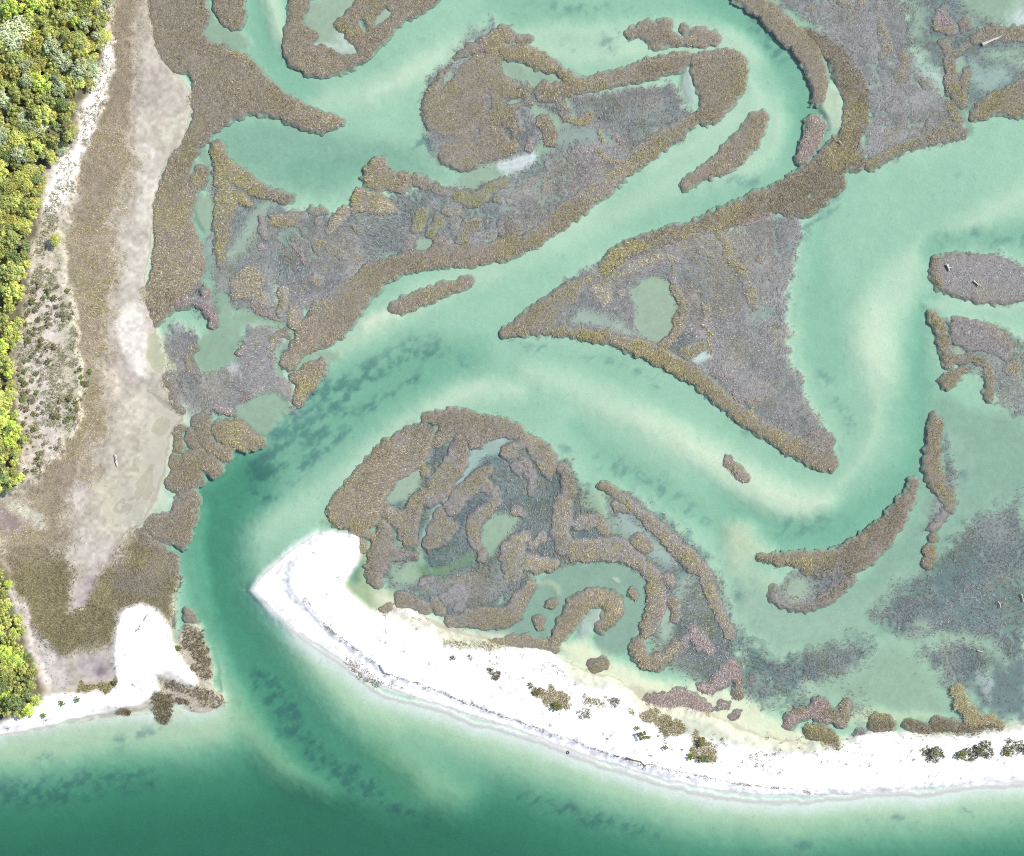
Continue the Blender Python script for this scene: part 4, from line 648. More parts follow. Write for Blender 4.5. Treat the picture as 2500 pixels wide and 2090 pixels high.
 (MI, 'horseshoe-shaped grass islet in the lagoon of the inlet island', 'olive', "s F: 1480,1130,70 1400,1200,90 1320,1280,110 1260,1350,90 | s F: 1420,1180,60 1500,1230,70 1535,1300,80 1470,1380,80 1400,1440,90 1390,1520,90 1410,1580,60", {}), (GC, 'olive grass patch at the open foot of the horseshoe islet', 'brown', "s F: 1200,1400,80 1170,1480,90 1140,1570,90 | s F: 1250,1470,80 1230,1540,60", dict(soft=.4)),
 (MI, 'dark shaggy grass islet east of the blunt sand spit', 'dark', "s F: 845,1450,44 850,1520,90 840,1600,120 810,1700,130 J: 790,30,90 805,90,40 | s F: 900,1640,80 960,1640,60 1030,1640,40", {}), (GC, 'thin grass fringe on the tip of the sand spit', 'olive', "s F: 640,1500,20 710,1510,40 790,1540,40 | s F: 705,1560,36 710,1620,20", {}),
 (GC, 'tan cross-shaped reed bank on the south lagoon shore', 'tan', "s F: 1660,1590,110 1610,1680,100 1640,1756,100 | s G: 200,1520,70 130,1580,90 80,1680,80 200,1680,110 310,1700,110 390,1690,50 | s G: 310,1530,56 250,1590,56", {}),
 (GB, 'elbow of tan grass on the pond above the beach', 'tan', "s J: 1260,320,60 1400,290,110 1550,300,120 1640,270,90 1680,180,80 1740,100,56", {}), (GC, 'ragged olive clumps in the shallow green water behind the beach', 'olive', "s J: 960,190,90 1040,200,80 1100,245,60 | s J: 1150,190,40 1185,250,64 | s J: 870,240,50 840,275,30", dict(soft=.3)),
 (GC, 'sparse pink reeds on the flooded flat by the elbow of tan grass', 'pink', "s J: 1230,180,90 1320,130,110 1300,240,60 | s J: 1080,80,50 1140,60,40 | s F: 1450,1650,60", dict(soft=.7, dens=.5)), (GC, 'tan grass strip along the back of the beach below the pond', 'tan', "s J: 1230,450,44 1400,475,50 1560,460,60 1690,440,80 1790,460,60 K: 330,470,50 390,490,30 | s J: 1690,520,50", dict(soft=.2)),
 (MI, 'hook-shaped grass bank curling around inside the horseshoe pond', 'tan', "s K: 390,440,60 440,360,90 490,280,120 560,190,100 650,170,90 740,190,100 770,250,80 720,310,70 660,360,50", {}),
 (GC, 'tiny reed tuft west of the hook-shaped bank', 'tan', "s K: 365,205,36", {}), (GC, 'tiny reed tuft east of the hook-shaped bank', 'tan', "s K: 870,140,26 868,165,36", {}), (GC, 'tiny reed tuft near the south shore of the horseshoe pond', 'tan', "s K: 290,305,30 285,340,34", {}),
 (GC, 'round isolated bush of reeds in the pale backwater by the beach', 'dark', "s K: 640,585,90 660,585,90", {}),
 (GC, 'U-shaped brown grass patch southeast of the horseshoe pond', 'pink', "s K: 890,450,60 900,520,80 960,570,80 1060,550,80 1140,480,100 1200,420,50 | s K: 1230,350,60 1280,440,110 1340,490,80", dict(soft=.2)),
 (GB, 'brown grass bank along the sandy backwater, arching up at its east end', 'pink', "s K: 970,800,70 1040,810,100 1150,780,110 1240,810,100 1310,860,70 | s K: 1290,730,50 1370,720,80 1430,650,120 1480,560,80 1500,660,60", dict(soft=.15)), (GC, 'small upright grass clump east of the arching bank', 'brown', "s K: 1520,690,50 1510,760,70", {}), (GC, 'loose oval tuft in the pale green backwater', 'grey', "s K: 1400,835,50 1430,830,50", dict(dens=.6)), (GC, 'thin bent tuft next to the loose oval tuft', 'grey', "s K: 1470,910,40 1510,880,30", dict(dens=.6)),
 # behind the beach, east
 (GC, 'claw-shaped grass patch in the lagoon behind the eastern beach', 'pink', "s L: 310,960,54 350,900,64 430,870,60 520,880,90 600,900,80 650,930,80 660,860,60 680,830,40 | s L: 500,810,60 530,850,60", {}),
 (GC, 'dense olive shrubby mound where the lagoon meets the beach', 'olive', "s L: 470,1000,90 520,1020,110 580,1050,70 605,1080,40", dict(top=.5, h=1.0)), (GC, 'dark round mound on the beach edge east of the olive mound', 'dark', "s L: 860,945,110 920,950,80", dict(h=.9)), (GC, 'grey wisp of reeds on the beach between the two mounds', 'grey', "s L: 750,1005,50", dict(soft=.5)),
 (GC, 'dark fringe of reeds west of the wrack pile on the beach edge', 'dark', "s L: 1060,950,60 1110,980,80 1160,990,60", dict(h=.9)), (GB, 'long dark reed fringe under the wrack pile along the lagoon beach', 'dark', "s L: 1230,960,90 1300,980,90 1400,990,90 1520,970,70 1600,970,40", dict(h=.9)),
]
for a_ in ISL: island(*a_[:4], **a_[4])
# ------------------------------------------------------------------ short grass that nobody could count
def cover(name, label, F_, s, pal, h, nb, wd, lean, scale=1.0, power=1.0, alt=None):
    u, v = jitter((-60, -60, 2560, 2150), s)
    p = field(F_, u, v) * scale * np.clip(1.5 * field(GRY, u, v) - .05 + .35 * (field(n_fine, u, v) - .5), .05, 1.2) ** power
    k = (rng.random(len(u)) < p) & ~field(OWN, u, v); u, v = u[k], v[k]; N = len(u) * nb
    cc = pick(pal, N)
    if alt:
        q = pick(alt, N); s_ = np.repeat(sstep((field(MID, u, v) - .47) * 7), nb) > rng.random(N); cc[s_] = q[s_]
    o = blades(name, u, v, np.maximum(ground(u, v), -.15), nb, h * (.6 + .8 * field(n_mid, u, v)), lean, wd, cc, spread=.12, wind=6.28 * 2 * field(n_big, u, v))
    return tag(o, label, kind='stuff')
cover('short_marsh_grass', 'sparse grey marsh grass standing in the flooded flats', FLATG, 3.5, 'grey', .7, 3, (.05, .11), (.9, 1.45), 1.15, .8, 'brown')
SWM = (GV > 1330) & (GU < 450)
cover('meadow_grass', 'dense olive grass of the low meadow around the southwest sand spit', MEAD * SWM, 3.2, 'moor', .55, 4, (.07, .14), (.7, 1.4), 1.0, .4)
cover('meadow_grass', 'short dry grass of the meadow between forest and marsh', MEAD * ~SWM, 3.4, 'tan', .5, 4, (.06, .14), (.8, 1.42), .95, .6, 'olive')
# ------------------------------------------------------------------ trees and shrubs
def obj_tint(m):
    """multiply the leaf albedo by the object's own colour"""
    t = m.node_tree; n = t.nodes; oi_ = n.new('ShaderNodeObjectInfo')
    mx = next(q for q in n if q.type == 'MIX'); at = next(q for q in n if q.type == 'ATTRIBUTE')
    m2 = n.new('ShaderNodeMix'); m2.data_type = 'RGBA'; m2.blend_type = 'MULTIPLY'; m2.inputs[0].default_value = 1
    t.links.new(at.outputs['Color'], m2.inputs[6]); t.links.new(oi_.outputs['Color'], m2.inputs[7]); t.links.new(m2.outputs[2], mx.inputs[6])
obj_tint(M_LEAF)
def crown_mesh(seed, nl, leaves, size, flat=.75, feather=0.0):
    """unit crown: clumps of leaf quads gathered in lobes over a dome, with gaps between the lobes"""
    r = np.random.default_rng(seed); Vs, cs = [], []
    for i in range(nl):
        a = i * 2.39996 + r.normal(0, .3); q = math.sqrt((i + .5) / nl) * .82 + r.normal(0, .05)
        lz = flat * math.sqrt(max(.05, 1 - q * q)) * r.uniform(.72, 1.05) - .12; lr = r.uniform(.20, .34) * (1.05 - .25 * q)
        k = int(leaves * r.uniform(.7, 1.2)); d = r.normal(0, 1, (k, 3)); d[:, 2] = np.abs(d[:, 2]) * .9 - .25 * r.random(k); d /= np.linalg.norm(d, axis=1)[:, None]
        c = np.array([q * math.cos(a), q * math.sin(a), lz]) + d * lr * r.uniform(.55, 1.05 + feather, (k, 1)) * [1, 1, .8]
        nrm = d + r.normal(0, .55, (k, 3)) + [0, 0, .35]; nrm /= np.linalg.norm(nrm, axis=1)[:, None]
        t1 = np.cross(nrm, r.normal(0, 1, (k, 3))); t1 /= np.linalg.norm(t1, axis=1)[:, None]; t2 = np.cross(nrm, t1)
        s = size * r.uniform(.6, 1.25, (k, 1)); asp = r.uniform(.55, .9, (k, 1))
        Vs.append(np.stack([c - t1 * s, c - t2 * s * asp, c + t1 * s, c + t2 * s * asp], 1).reshape(-1, 3))
        base = r.uniform(.72, 1.25); hue = r.normal(0, .06)
        cc = np.ones((k, 3)) * base * r.uniform(.8, 1.2, (k, 1)) * [1 + hue, 1, 1 - hue]
        cs.append(np.repeat(cc, 4, 0))
    V = np.vstack(Vs); return V, np.arange(len(V)).reshape(-1, 4), np.vstack(cs)
def tube(pts, rad, n=7, seed=0, rough=.12):
    r = np.random.default_rng(seed); pts = np.array(pts, float); V = []; F = []
    for i, p in enumerate(pts):
        t = pts[min(i + 1, len(pts) - 1)] - pts[max(i - 1, 0)]; t /= np.linalg.norm(t) + 1e-9
        a = np.cross(t, [0, 0, 1.0]); a = np.array([1.0, 0, 0]) if np.linalg.norm(a) < 1e-3 else a / np.linalg.norm(a); b = np.cross(a, t)
        for j in range(n):
            th = 2 * np.pi * j / n; q = rad[i] * (1 + r.normal(0, rough)); V.append(p + a * math.cos(th) * q + b * math.sin(th) * q)
    m = len(pts)
    for i in range(m - 1):
        for j in range(n): F.append((i * n + j, i * n + (j + 1) % n, (i + 1) * n + (j + 1) % n, (i + 1) * n + j))
    for e, s in ((0, -1), ((m - 1) * n, 1)):            # cap the ends with a small fan
        c = len(V); V.append(pts[0 if e == 0 else -1])
        for j in range(n): F.append((e + j, c, c, e + (j + 1) % n) if False else (e + j, e + (j + 1) % n, c, c))
    return np.array(V), np.array(F)
def tubes_mesh(parts):
    V, F, o_ = [], [], 0
    for v, f in parts: V.append(v); F.append(f + o_); o_ += len(v)
    return np.vstack(V), np.vstack(F)
def clean(o):
    import bmesh
    b = bmesh.new(); b.from_mesh(o.data); bmesh.ops.dissolve_degenerate(b, dist=1e-5, edges=b.edges[:]); b.to_mesh(o.data); b.free(); return o
def trunk_mesh(seed):
    r = np.random.default_rng(seed); ps = [tube([(0, 0, -1.0), (.02, .03, -.55), (.0, .05, -.1), (.05, .0, .35)], [.11, .085, .07, .04], 7, seed)]
    for i in range(5):
        a = i * 1.256 + r.normal(0, .3); q = r.uniform(.45, .7)
        ps.append(tube([(0, .03, -.35 + .06 * i), (math.cos(a) * q * .5, math.sin(a) * q * .5, .05), (math.cos(a) * q, math.sin(a) * q, .3)], [.05, .035, .015], 5, seed + i))
    return tubes_mesh(ps)
def proto(name, i, spec, kind):
    V, F, c = crown_mesh(*spec)
    cr = link('crown', V, F, c, M_LEAF); tv, tf = trunk_mesh(i)
    tr = link('trunk' if kind == 'tree' else 'stem', tv, tf, np.ones((len(tv), 3)) * [.16, .135, .11], M_WOOD); clean(tr)
    return cr, tr
CR = [proto('t', 100 + i, s, 'tree') for i, s in enumerate([(1, 20, 62, .085), (2, 26, 56, .075), (3, 17, 76, .085), (4, 30, 60, .065, .6, .5), (5, 23, 60, .085)])]
SHR = [proto('s', 200 + i, s, 'shrub') for i, s in enumerate([(11, 9, 46, .13, .7), (12, 12, 40, .12, .6), (13, 7, 54, .14, .8)])]
used = set()
def plant(name, label, cat, protos, i, u, v, rad, ht, colr, group=None, sink=0.0):
    root = bpy.data.objects.new(name, None); root.empty_display_size = .3; col.objects.link(root)
    gz_ = float(ground(u, v)) - sink; root.location = (float(X(u)), float(Y(v)), gz_); root.rotation_euler = (0, 0, random.uniform(0, 6.28))
    tag(root, label, cat, group)
    for part in protos[i]:
        key = id(part); o = part if key not in used else part.copy()
        if key in used: col.objects.link(o)
        used.add(key); o.parent = root
        o.scale = (rad * (1.14 if cat == 'tree' else 1), rad * (1.14 if cat == 'tree' else 1), ht / 1.7); o.location = (0, 0, ht / 1.7)
        if 'crown' in o.name: o.color = (*colr, 1)
    return root
ORD = 'first second third fourth fifth sixth seventh eighth ninth tenth eleventh twelfth thirteenth fourteenth fifteenth sixteenth seventeenth eighteenth nineteenth twentieth'.split()
TENS = {20: 'twenty', 30: 'thirty', 40: 'forty', 50: 'fifty', 60: 'sixty'}
def ordw(i):
    if i < 20: return ORD[i]
    t_, o_ = (i + 1) // 10 * 10, (i + 1) % 10
    return {20: 'twentieth', 30: 'thirtieth', 40: 'fortieth', 50: 'fiftieth'}[t_] if o_ == 0 else TENS[t_] + '-' + ORD[o_ - 1]
TCOL = {'lime green': (.46, .54, .12), 'yellow-green': (.43, .45, .14), 'olive green': (.33, .35, .12), 'dark green': (.20, .25, .10), 'grey-green': (.35, .385, .23), 'pale silvery green': (.49, .52, .33), 'golden olive': (.39, .365, .11)}
taken = []
def tree(u, v, r, ht, cname, label, kind=None, group='trees of the shore wood'):
    c = np.array(TCOL[cname]) * random.uniform(1.15, 1.5)
    taken.append((u, v, r))
    plant('shrubby_tree', label, 'tree', CR, random.randrange(len(CR)) if kind is None else kind, u, v, r * .1, ht, c, group)
# the trees that stand out in the photo
for u, v, r, ht, cn, lab in [
    (97, 22, 34, 6.2, 'lime green', 'largest bright lime tree at the top of the shore wood'), (47, 40, 25, 5.6, 'lime green', 'bright lime tree just west of the largest lime one'),
    (58, 98, 39, 6.6, 'pale silvery green', 'broad pale feathery tree near the wood corner, widest crown of all'), (100, 92, 15, 5.0, 'lime green', 'small vivid lime crown touching the broad pale tree'),
    (118, 214, 28, 5.8, 'lime green', 'isolated lime tree with a pale crown in the middle of the north wood'), (197, 67, 13, 4.6, 'lime green', 'small vivid lime crown near the bluff edge of the north wood'),
    (46, 188, 18, 5.2, 'golden olive', 'rounded golden olive tree west of the isolated lime tree'), (110, 318, 24, 4.6, 'pale silvery green', 'pale spiky silver tree by the gap in the wood'),
    (30, 255, 26, 5.0, 'grey-green', 'grey-green tree on the wood side nearest the gap'), (144, 590, 14, 3.0, 'yellow-green', 'lone round tree standing apart on the sand bluff')]:
    tree(u, v, r, ht, cn, lab, 3 if 'silver' in cn else None, None)
WOOD = shapes("p A: -160,-160 690,-160 660,50 680,170 655,260 610,390 560,540 480,640 475,850 430,920 300,990 265,1150 265,1290 200,1400 190,1560 180,1756 E: 180,0 150,140 150,250 80,470 110,680 100,800 180,900 120,1040 190,1180 110,1250 -100,1270 -100,0 A: -160,1700")
WOOD2 = shapes("p I: -160,-100 0,-70 50,60 90,200 150,400 180,480 250,620 260,760 180,850 90,850 -20,860 -160,870")
def plant_wood(shs, wood, S_, zone_top):
    rows = {}
    b = bbox(shs, 0); ri = 0; v = max(b[1], -16)
    while v < b[3]:
        u = max(b[0], -12) + (ri % 2) * S_ * .5
        while u < b[2]:
            uu, vv = u + random.uniform(-.3, .3) * S_, v + random.uniform(-.3, .3) * S_
            d = float(union_sd(shs, np.array([uu]), np.array([vv]))[0])
            if d < 9 and all((uu - q[0]) ** 2 + (vv - q[1]) ** 2 > (q[2] * .75 + 7) ** 2 for q in taken[:10]):
                rows.setdefault(ri, []).append((uu, vv, d))
            u += S_
        v += S_ * .86; ri += 1
    for k, (ri, row) in enumerate(sorted(rows.items())):
        for i, (uu, vv, d) in enumerate(sorted(row, reverse=True)):
            z_ = float(vnoise(np.array([uu]), np.array([vv]), 90, 301)[0]); q = random.random()
            if vv < 230: cn = 'golden olive' if q < .08 else 'yellow-green' if q < .55 else 'olive green' if q < .85 else 'grey-green'
            elif vv < 420: cn = 'olive green' if q < .4 else 'grey-green' if q < .58 else 'dark green' if q < .75 else 'yellow-green'
            elif vv < 720: cn = 'yellow-green' if q < .3 else 'olive green' if q < .72 else 'golden olive' if q < .85 else 'dark green'
            else: cn = 'yellow-green' if q < .42 else 'lime green' if q < .58 else 'olive green' if q < .85 else 'dark green'
            r = S_ * random.choice((.5, .6, .66, .74, .95)) * random.uniform(.9, 1.1) * (.8 if d > -14 else 1); ht = random.uniform(2.6, 6.2) * (.75 if d > -14 else 1)
            tree(uu, vv, r, ht, cn, f"{cn} tree, {ordw(i)} in from the bluff in the {ordw(k)} row of the {wood}")
plant_wood(WOOD, 'north wood', 26.5, 0); plant_wood(WOOD2, 'southwest wood', 26, 0)
# shrubs scattered over the sand bluff
BLUFF = shapes("p E: 190,-60 420,-60 460,100 470,300 500,440 560,520 560,640 500,760 470,880 380,960 330,1060 240,1160 150,1230 130,1080 190,900 110,780 120,640 100,480 160,250 150,150")
sh = []
b = bbox(BLUFF, 0); tries = 0
while len(sh) < 120 and tries < 6000:
    tries += 1; u, v = random.uniform(b[0], b[2]), random.uniform(b[1], b[3]); d = float(union_sd(BLUFF, np.array([u]), np.array([v]))[0])
    r = random.uniform(3.5, 9.5)
    if d < -3 and vnoise(np.array([u]), np.array([v]), 40, 401)[0] > .36 and all(math.hypot(u - q[0], v - q[1]) > .8 * (r + q[2]) for q in sh): sh.append((u, v, r))
sh.sort(key=lambda q: q[1])
SC = {'olive': (.17, .18, .055), 'bright green': (.17, .25, .05), 'grey-green': (.21, .225, .125), 'straw-coloured': (.30, .26, .15)}
for i, (u, v, r) in enumerate(sh):
    cn = random.choices(list(SC), [3, 2, 4, 4])[0]; k = i // 10
    plant('bluff_shrub', f"{'small' if r < 6.5 else 'spreading'} {cn} shrub on the sand bluff, {ordw(i % 40)} from the {['top', 'middle clearing', 'lower clearing'][min(i // 40, 2)]} going south", 'shrub', SHR, random.randrange(3), u, v, r * .1, r * .1 * random.uniform(.8, 1.3), np.array(SC[cn]) * random.uniform(.85, 1.15), 'shrubs on the sand bluff')
for tl, r, cn, lab in [("K: 918,1010", 17, 'olive', 'low olive shrub with a green side shoot in the middle of the dune'), ("K: 962,1020", 6, 'bright green', 'small bright green shoot beside the low olive shrub'), ("K: 890,965", 8, 'olive', 'pale green shrub just above the low olive shrub'),
    ("K: 1060,1085", 9, 'olive', 'small narrow shrub on bare sand between the dune thickets'), ("K: 1165,1098", 4, 'bright green', 'tiny bright green plant alone on white sand'), ("K: 1020,1015", 4, 'bright green', 'tiny green sprig with a blue shadow near the dry thicket'),
    ("K: 1220,1140", 12, 'bright green', 'bright green shrub at the west end of the largest dune thicket'), ("K: 1280,1150", 13, 'olive', 'green shrub in the middle of the largest dune thicket'), ("K: 1330,1150", 13, 'straw-coloured', 'straw-coloured shrub at the east end of the largest dune thicket'), ("K: 1285,1050", 16, 'olive', 'dark olive shrub at the north of the largest dune thicket'),
    ("K: 400,830", 16, 'olive', 'olive shrub casting a blue shadow in the western dune clump'), ("K: 270,750", 10, 'olive', 'pale olive shrub west of the western dune clump'),
    ("L: 1355,1130", 15, 'olive', 'round olive shrub in the row by the eastern beach, second from the west'), ("L: 1195,1110", 14, 'grey-green', 'ragged grey-green shrub, first in the row by the eastern beach'), ("L: 1480,1100", 16, 'grey-green', 'wide grey-green shrub, third in the row by the eastern beach'), ("L: 1635,1105", 13, 'olive', 'olive shrub, fourth in the row by the eastern beach'), ("L: 1755,1090", 9, 'olive', 'shrub cut by the photo edge, last in the row by the eastern beach'),
    ("I: 480,790", 10, 'bright green', 'green shrub on the strip of sand below the dark puddle'), ("I: 390,815", 10, 'bright green', 'bright green shrub on the sand strip beside the southwest wood'), ("I: 190,880", 10, 'bright green', 'low green shrub at the foot of the southwest wood'), ("I: 275,890", 9, 'bright green', 'low green shrub nearest the water on the southwest beach'),
    ("I: 710,690", 9, 'olive', 'dark olive shrub at the edge of the white spit'), ("I: 1100,480", 10, 'olive', 'dark green shrub on the brown side of the white spit'), ("E: 560,520", 9, 'bright green', 'green shrub on the white patch at the bluff foot'), ("E: 510,590", 8, 'olive', 'dark shrub just below the white patch at the bluff foot')]:
    p = parse(tl)[0]; plant('dune_shrub', lab, 'shrub', SHR, random.randrange(3), p[0], p[1], r * .085, r * .075, SC[cn])
# ------------------------------------------------------------------ dune grass tufts, strand lines, driftwood
def sample(shs, s, dens, pad=0, rag=1.0):
    u, v = jitter(bbox(shs, 4), s); uu, vv = warp(u, v, .25 + .75 * rag); d = union_sd(shs, uu, vv) + rag * (14 * (field(n_fine, u, v) - .5) * 2 + field(RAG, u, v))
    k = (d < pad) & (rng.random(len(u)) < dens); return u[k], v[k]
def patch(name, label, txt, pal, s=2.4, dens=.8, nb=7, h=.5, lean=(.4, 1.3), wd=(.09, .19), kind=None, cat=None, wind=None, zoff=0.0, rag=1.0):
    u, v = sample(shapes(txt), s, dens, 0, rag); o = blades(name, u, v, np.maximum(ground(u, v), -.03) + zoff, nb, np.full(len(u), h), lean, wd, pick(pal, len(u) * nb), spread=.13, wind=None if wind is None else np.full(len(u), wind))
    return tag(o, label, cat or name.replace('_', ' '), kind=kind)
for t, pal, dn, lab in [("p K: 230,730 320,700 480,770 490,800 440,860 380,870 300,810 240,780", 'tan', .5, 'large curved clump of dry dune grass on the western dune'), ("p K: 560,780 640,760 700,820 690,850 600,830", 'tan', .35, 'thin straw-coloured dune grass clump east of the western dune clump'), ("p K: 500,890 600,840 600,900 550,940", 'sand', .3, 'pale sparse dune grass clump nearest the wrack line'),
    ("p K: 830,840 1000,890 1130,920 1190,980 1150,1040 1040,1010 1000,940 900,910", 'tan', .5, 'long dry grass thicket along the middle of the dune'), ("p K: 1230,980 1290,1010 1370,1060 1360,1150 1280,1180 1210,1150 1240,1080", 'tan', .45, 'tawny dry grass around the largest dune thicket'), ("p J: 1450,590 1500,600 1560,640 1520,670 1480,640", 'dune', .4, 'small slanting tuft of olive dune grass on the western beach'), ("p J: 1260,530 1380,520 1370,545 1270,540", 'bleach', .4, 'thin reddish tuft on the upper beach below the reed strip'),
    ("p K: 700,770 770,780 760,850 800,860 780,880 720,800", 'bleach', .35, 'wispy reddish grass between the dune thickets'), ("p J: 1730,700 1800,700 1800,800 1740,780", 'sand', .4, 'olive dune grass tuft just west of the western dune clump'), ("p L: 1130,1070 1240,1080 1260,1150 1180,1170 1120,1130", 'sand', .35, 'ragged dune grass around the first shrub of the eastern row'), ("p L: 1330,1070 1540,1050 1560,1100 1480,1160 1340,1150", 'sand', .35, 'dune grass joining the second and third shrubs of the eastern row'), ("p L: 1610,1040 1756,1040 1756,1110 1620,1140", 'sand', .25, 'dune grass around the last shrubs of the eastern row'),
    ("p I: 470,760 600,745 710,720 700,690 580,700 470,720", 'olive', .6, 'olive grass fringe between the dark puddle and the beach'), ("p I: 950,770 1040,760 1060,820 1060,900 1030,950 980,950 930,870", 'algae', .3, 'brown algae-covered grass lobe at the foot of the white spit'), ("p I: 700,850 830,840 820,870 740,905", 'algae', .5, 'small brown grass lobe west of the larger one at the spit foot'), ("p I: 1070,790 1200,830 1230,860 1190,890 1130,840", 'algae', .45, 'brown grass strip at the southern tip of the spit shore'), ("p I: 1100,400 1130,340 1200,330 1235,400 1280,520 1300,620 1290,700 1200,640 1200,520 1130,480", 'algae', .3, 'sparse brown algae-clad grass on the east flank of the white spit'), ("p I: 1280,720 1340,770 1390,825 1300,845 1230,800 1000,720 1030,660 1150,720", 'algae', .22, 'thin brown turf over the pointed southeast corner of the spit')]:
    patch('dune_grass', lab, t, pal, dens=min(1, dn * 1.7))
u, v = jitter((-60, 1250, 2560, 2000), 5.0); bd = field(BEACH, u, v) * sstep((vnoise(u, v, 46, 501) * .6 + vnoise(u, v, 15, 503) * .4 - .53) * 7)
k = rng.random(len(u)) < bd * .2; u, v = u[k], v[k]
tag(blades('beach_grass', u, v, ground(u, v), 10, rng.uniform(.25, .7, len(u)), (.4, 1.3), (.07, .15), pick('sand', len(u) * 10), spread=.24, wind=np.full(len(u), 3.7)), 'sparse blades of sea oats scattered over the white beach', kind='stuff')
u, v = jitter((-60, -60, 760, 1700), 3.4); bd = field(BEACH, u, v) * (v < 1300) * sstep((vnoise(u, v, 30, 511) * .55 + vnoise(u, v, 10, 513) * .45 - .42) * 6)
k = rng.random(len(u)) < bd * .95; u, v = u[k], v[k]
tag(blades('bluff_grass', u, v, ground(u, v), 7, rng.uniform(.3, .65, len(u)), (.4, 1.3), (.08, .17), pick('sage', len(u) * 7), spread=.13), 'tufted pale grass growing on the sand bluff', kind='stuff')
# pink-tan mats of dead reeds stranded on the marsh
for t, lab in [("s G: 1350,535,16 1420,560,14 1490,550,16 1495,605,12", 'pinkish reed wrack line bent like an L beside the golden levee'), ("s G: 1485,625,12 1480,670,14 1520,695,20 1590,685,24 1645,700,18", 'hooked salmon-pink reed wrack line, lower of two beside the golden levee'), ("s G: 1595,740,12 1600,790,14 1620,815,12", 'short pale reed wrack by the lower end of the golden levee'), ("s G: 1325,330,14 1345,400,10", 'thin pale reed wrack beside the white puddle'), ("s G: 1180,460,14 1190,490,18 1225,490,14", 'small curl of pink reeds at the corner of the white puddle'),
    ("s F: 40,110,40 110,155,44 170,190,26", 'thick pinkish mat of dead reeds on the creek bank'), ("s C: 480,735,30 560,755,50 610,700,40", 'broad pink tangle of dead reeds on the grey interior of the central island'), ("s C: 660,800,20 685,870,20", 'thin pink wrack strand south of the broad pink tangle'), ("s C: 740,830,20 800,870,24", 'pink wrack strand beside the diagonal levee creek'), ("s C: 640,920,20 700,975,26 790,990,20", 'tan wrack swath leading to the diagonal levee'),
    ("s B: 420,1470,16 480,1490,18", 'small pink reed mat beside the pale tuft'), ("s B: 270,1490,12 340,1550,14 360,1600,26", 'curling pink wrack in the western flats'), ("s B: 650,1370,14 690,1410,14", 'short pink wrack in the centre of the flats'), ("s B: 665,1585,14 685,1585,14", 'tiny crescent of pale wrack near the tail bank'), ("s B: 340,280,20 340,340,24 345,410,20", 'pale pink wrack strip running down the north island'), ("s B: 1410,290,30 1470,300,30", 'bright pink reed patch at the tip of the central island'),
    ("s F: 480,75,16 500,130,20", 'pale reed wrack inside the tail bank'), ("s F: 610,210,10 640,160,14 720,70,14 770,20,12", 'pale wrack edging the channel side of the tail bank'), ("s F: 1410,985,10 1500,930,12 1620,905,12", 'thin pink wrack under the northern brow of the inlet island'), ("s A: 1420,310,30 1490,350,36 1530,375,30", 'pale pink wrack on the marsh edge by the round bay'), ("s A: 20,1370,1 ", 'x'), ("s B: 150,1365,26 240,1370,40 300,1365,30", 'pink wrack fringe under the tan reed patch of the bay'),
    ("s E: 1270,130,24 1310,190,34", 'salmon reed wrack at the western creek head'), ("s E: 1480,690,30 1530,680,24", 'pink wrack on the edge of the green side pool'), ("s D: 1200,160,14 1230,180,24 1330,180,14", 'pale arc of wrack under the reddish northeastern patch'), ("s D: 10,1360,30 110,1350,50 200,1310,24", 'pink wrack heap in a nook of the outer levee'), ("s K: 1340,220,12 1420,310,12", 'pale reed strand on the southeast flats'), ("s K: 1270,800,14 1330,890,16", 'pale reed strand across the sandy-backwater bank'), ("s G: 1180,1520,1 ", 'x'), ("s L: 520,1020,12 570,1070,20 605,1085,14", 'bleached branches on the dense olive mound')]:
    if lab == 'x': continue
    P = shapes(t)[0].P; wd_ = math.atan2(-(P[-1, 1] - P[0, 1]), P[-1, 0] - P[0, 0])
    patch('reed_wrack', lab, t, 'pink' if 'pale' not in lab and 'tan' not in lab else 'tan', s=2.2, dens=.9, nb=4, h=.55, lean=(1.15, 1.5), wd=(.05, .10), cat='reed wrack', wind=wd_, zoff=.16, rag=.15)
patch('wrack_pile', 'big tan and pink pile of stranded reeds where the eastern lagoon meets the beach', "s L: 1360,755,80 1390,830,80 1420,900,80 1460,945,70 1540,920,70 1620,950,30", 'tan', s=2.0, dens=.95, nb=4, h=.7, lean=(1.0, 1.5), wd=(.05, .10), wind=2.2, zoff=.3)
# dark strand line of dried seaweed and a drift of seaweed flakes
patch('strand_line', 'thin dark line of dried seaweed running the length of the white beach', "s J: 330,130,5 420,250,5 500,350,6 660,470,6 740,530,7 830,590,9 890,650,9 950,670,6 1080,700,7 1300,795,8 1450,850,9 1600,905,9 1756,955,8 K: 200,945,8 450,1025,8 760,1140,8 940,1195,6 1060,1212,8 1300,1265,7 1480,1305,7 1756,1335,6 L: 150,1325,6 350,1340,5 480,1372,6", 'algae', s=1.8, dens=.6, nb=3, h=.3, lean=(1.1, 1.45), wd=(.09, .17), cat='strand line', zoff=.03, rag=.12)
patch('seaweed_drift', 'scattered dark brown seaweed flakes at the water edge of the beach', "p J: 560,520 680,560 760,620 880,690 980,750 900,720 780,715 700,690 640,620", 'algae', kind='stuff', s=3.0, dens=.42, nb=4, h=.32, lean=(1.0, 1.45), wd=(.1, .2), zoff=.03)
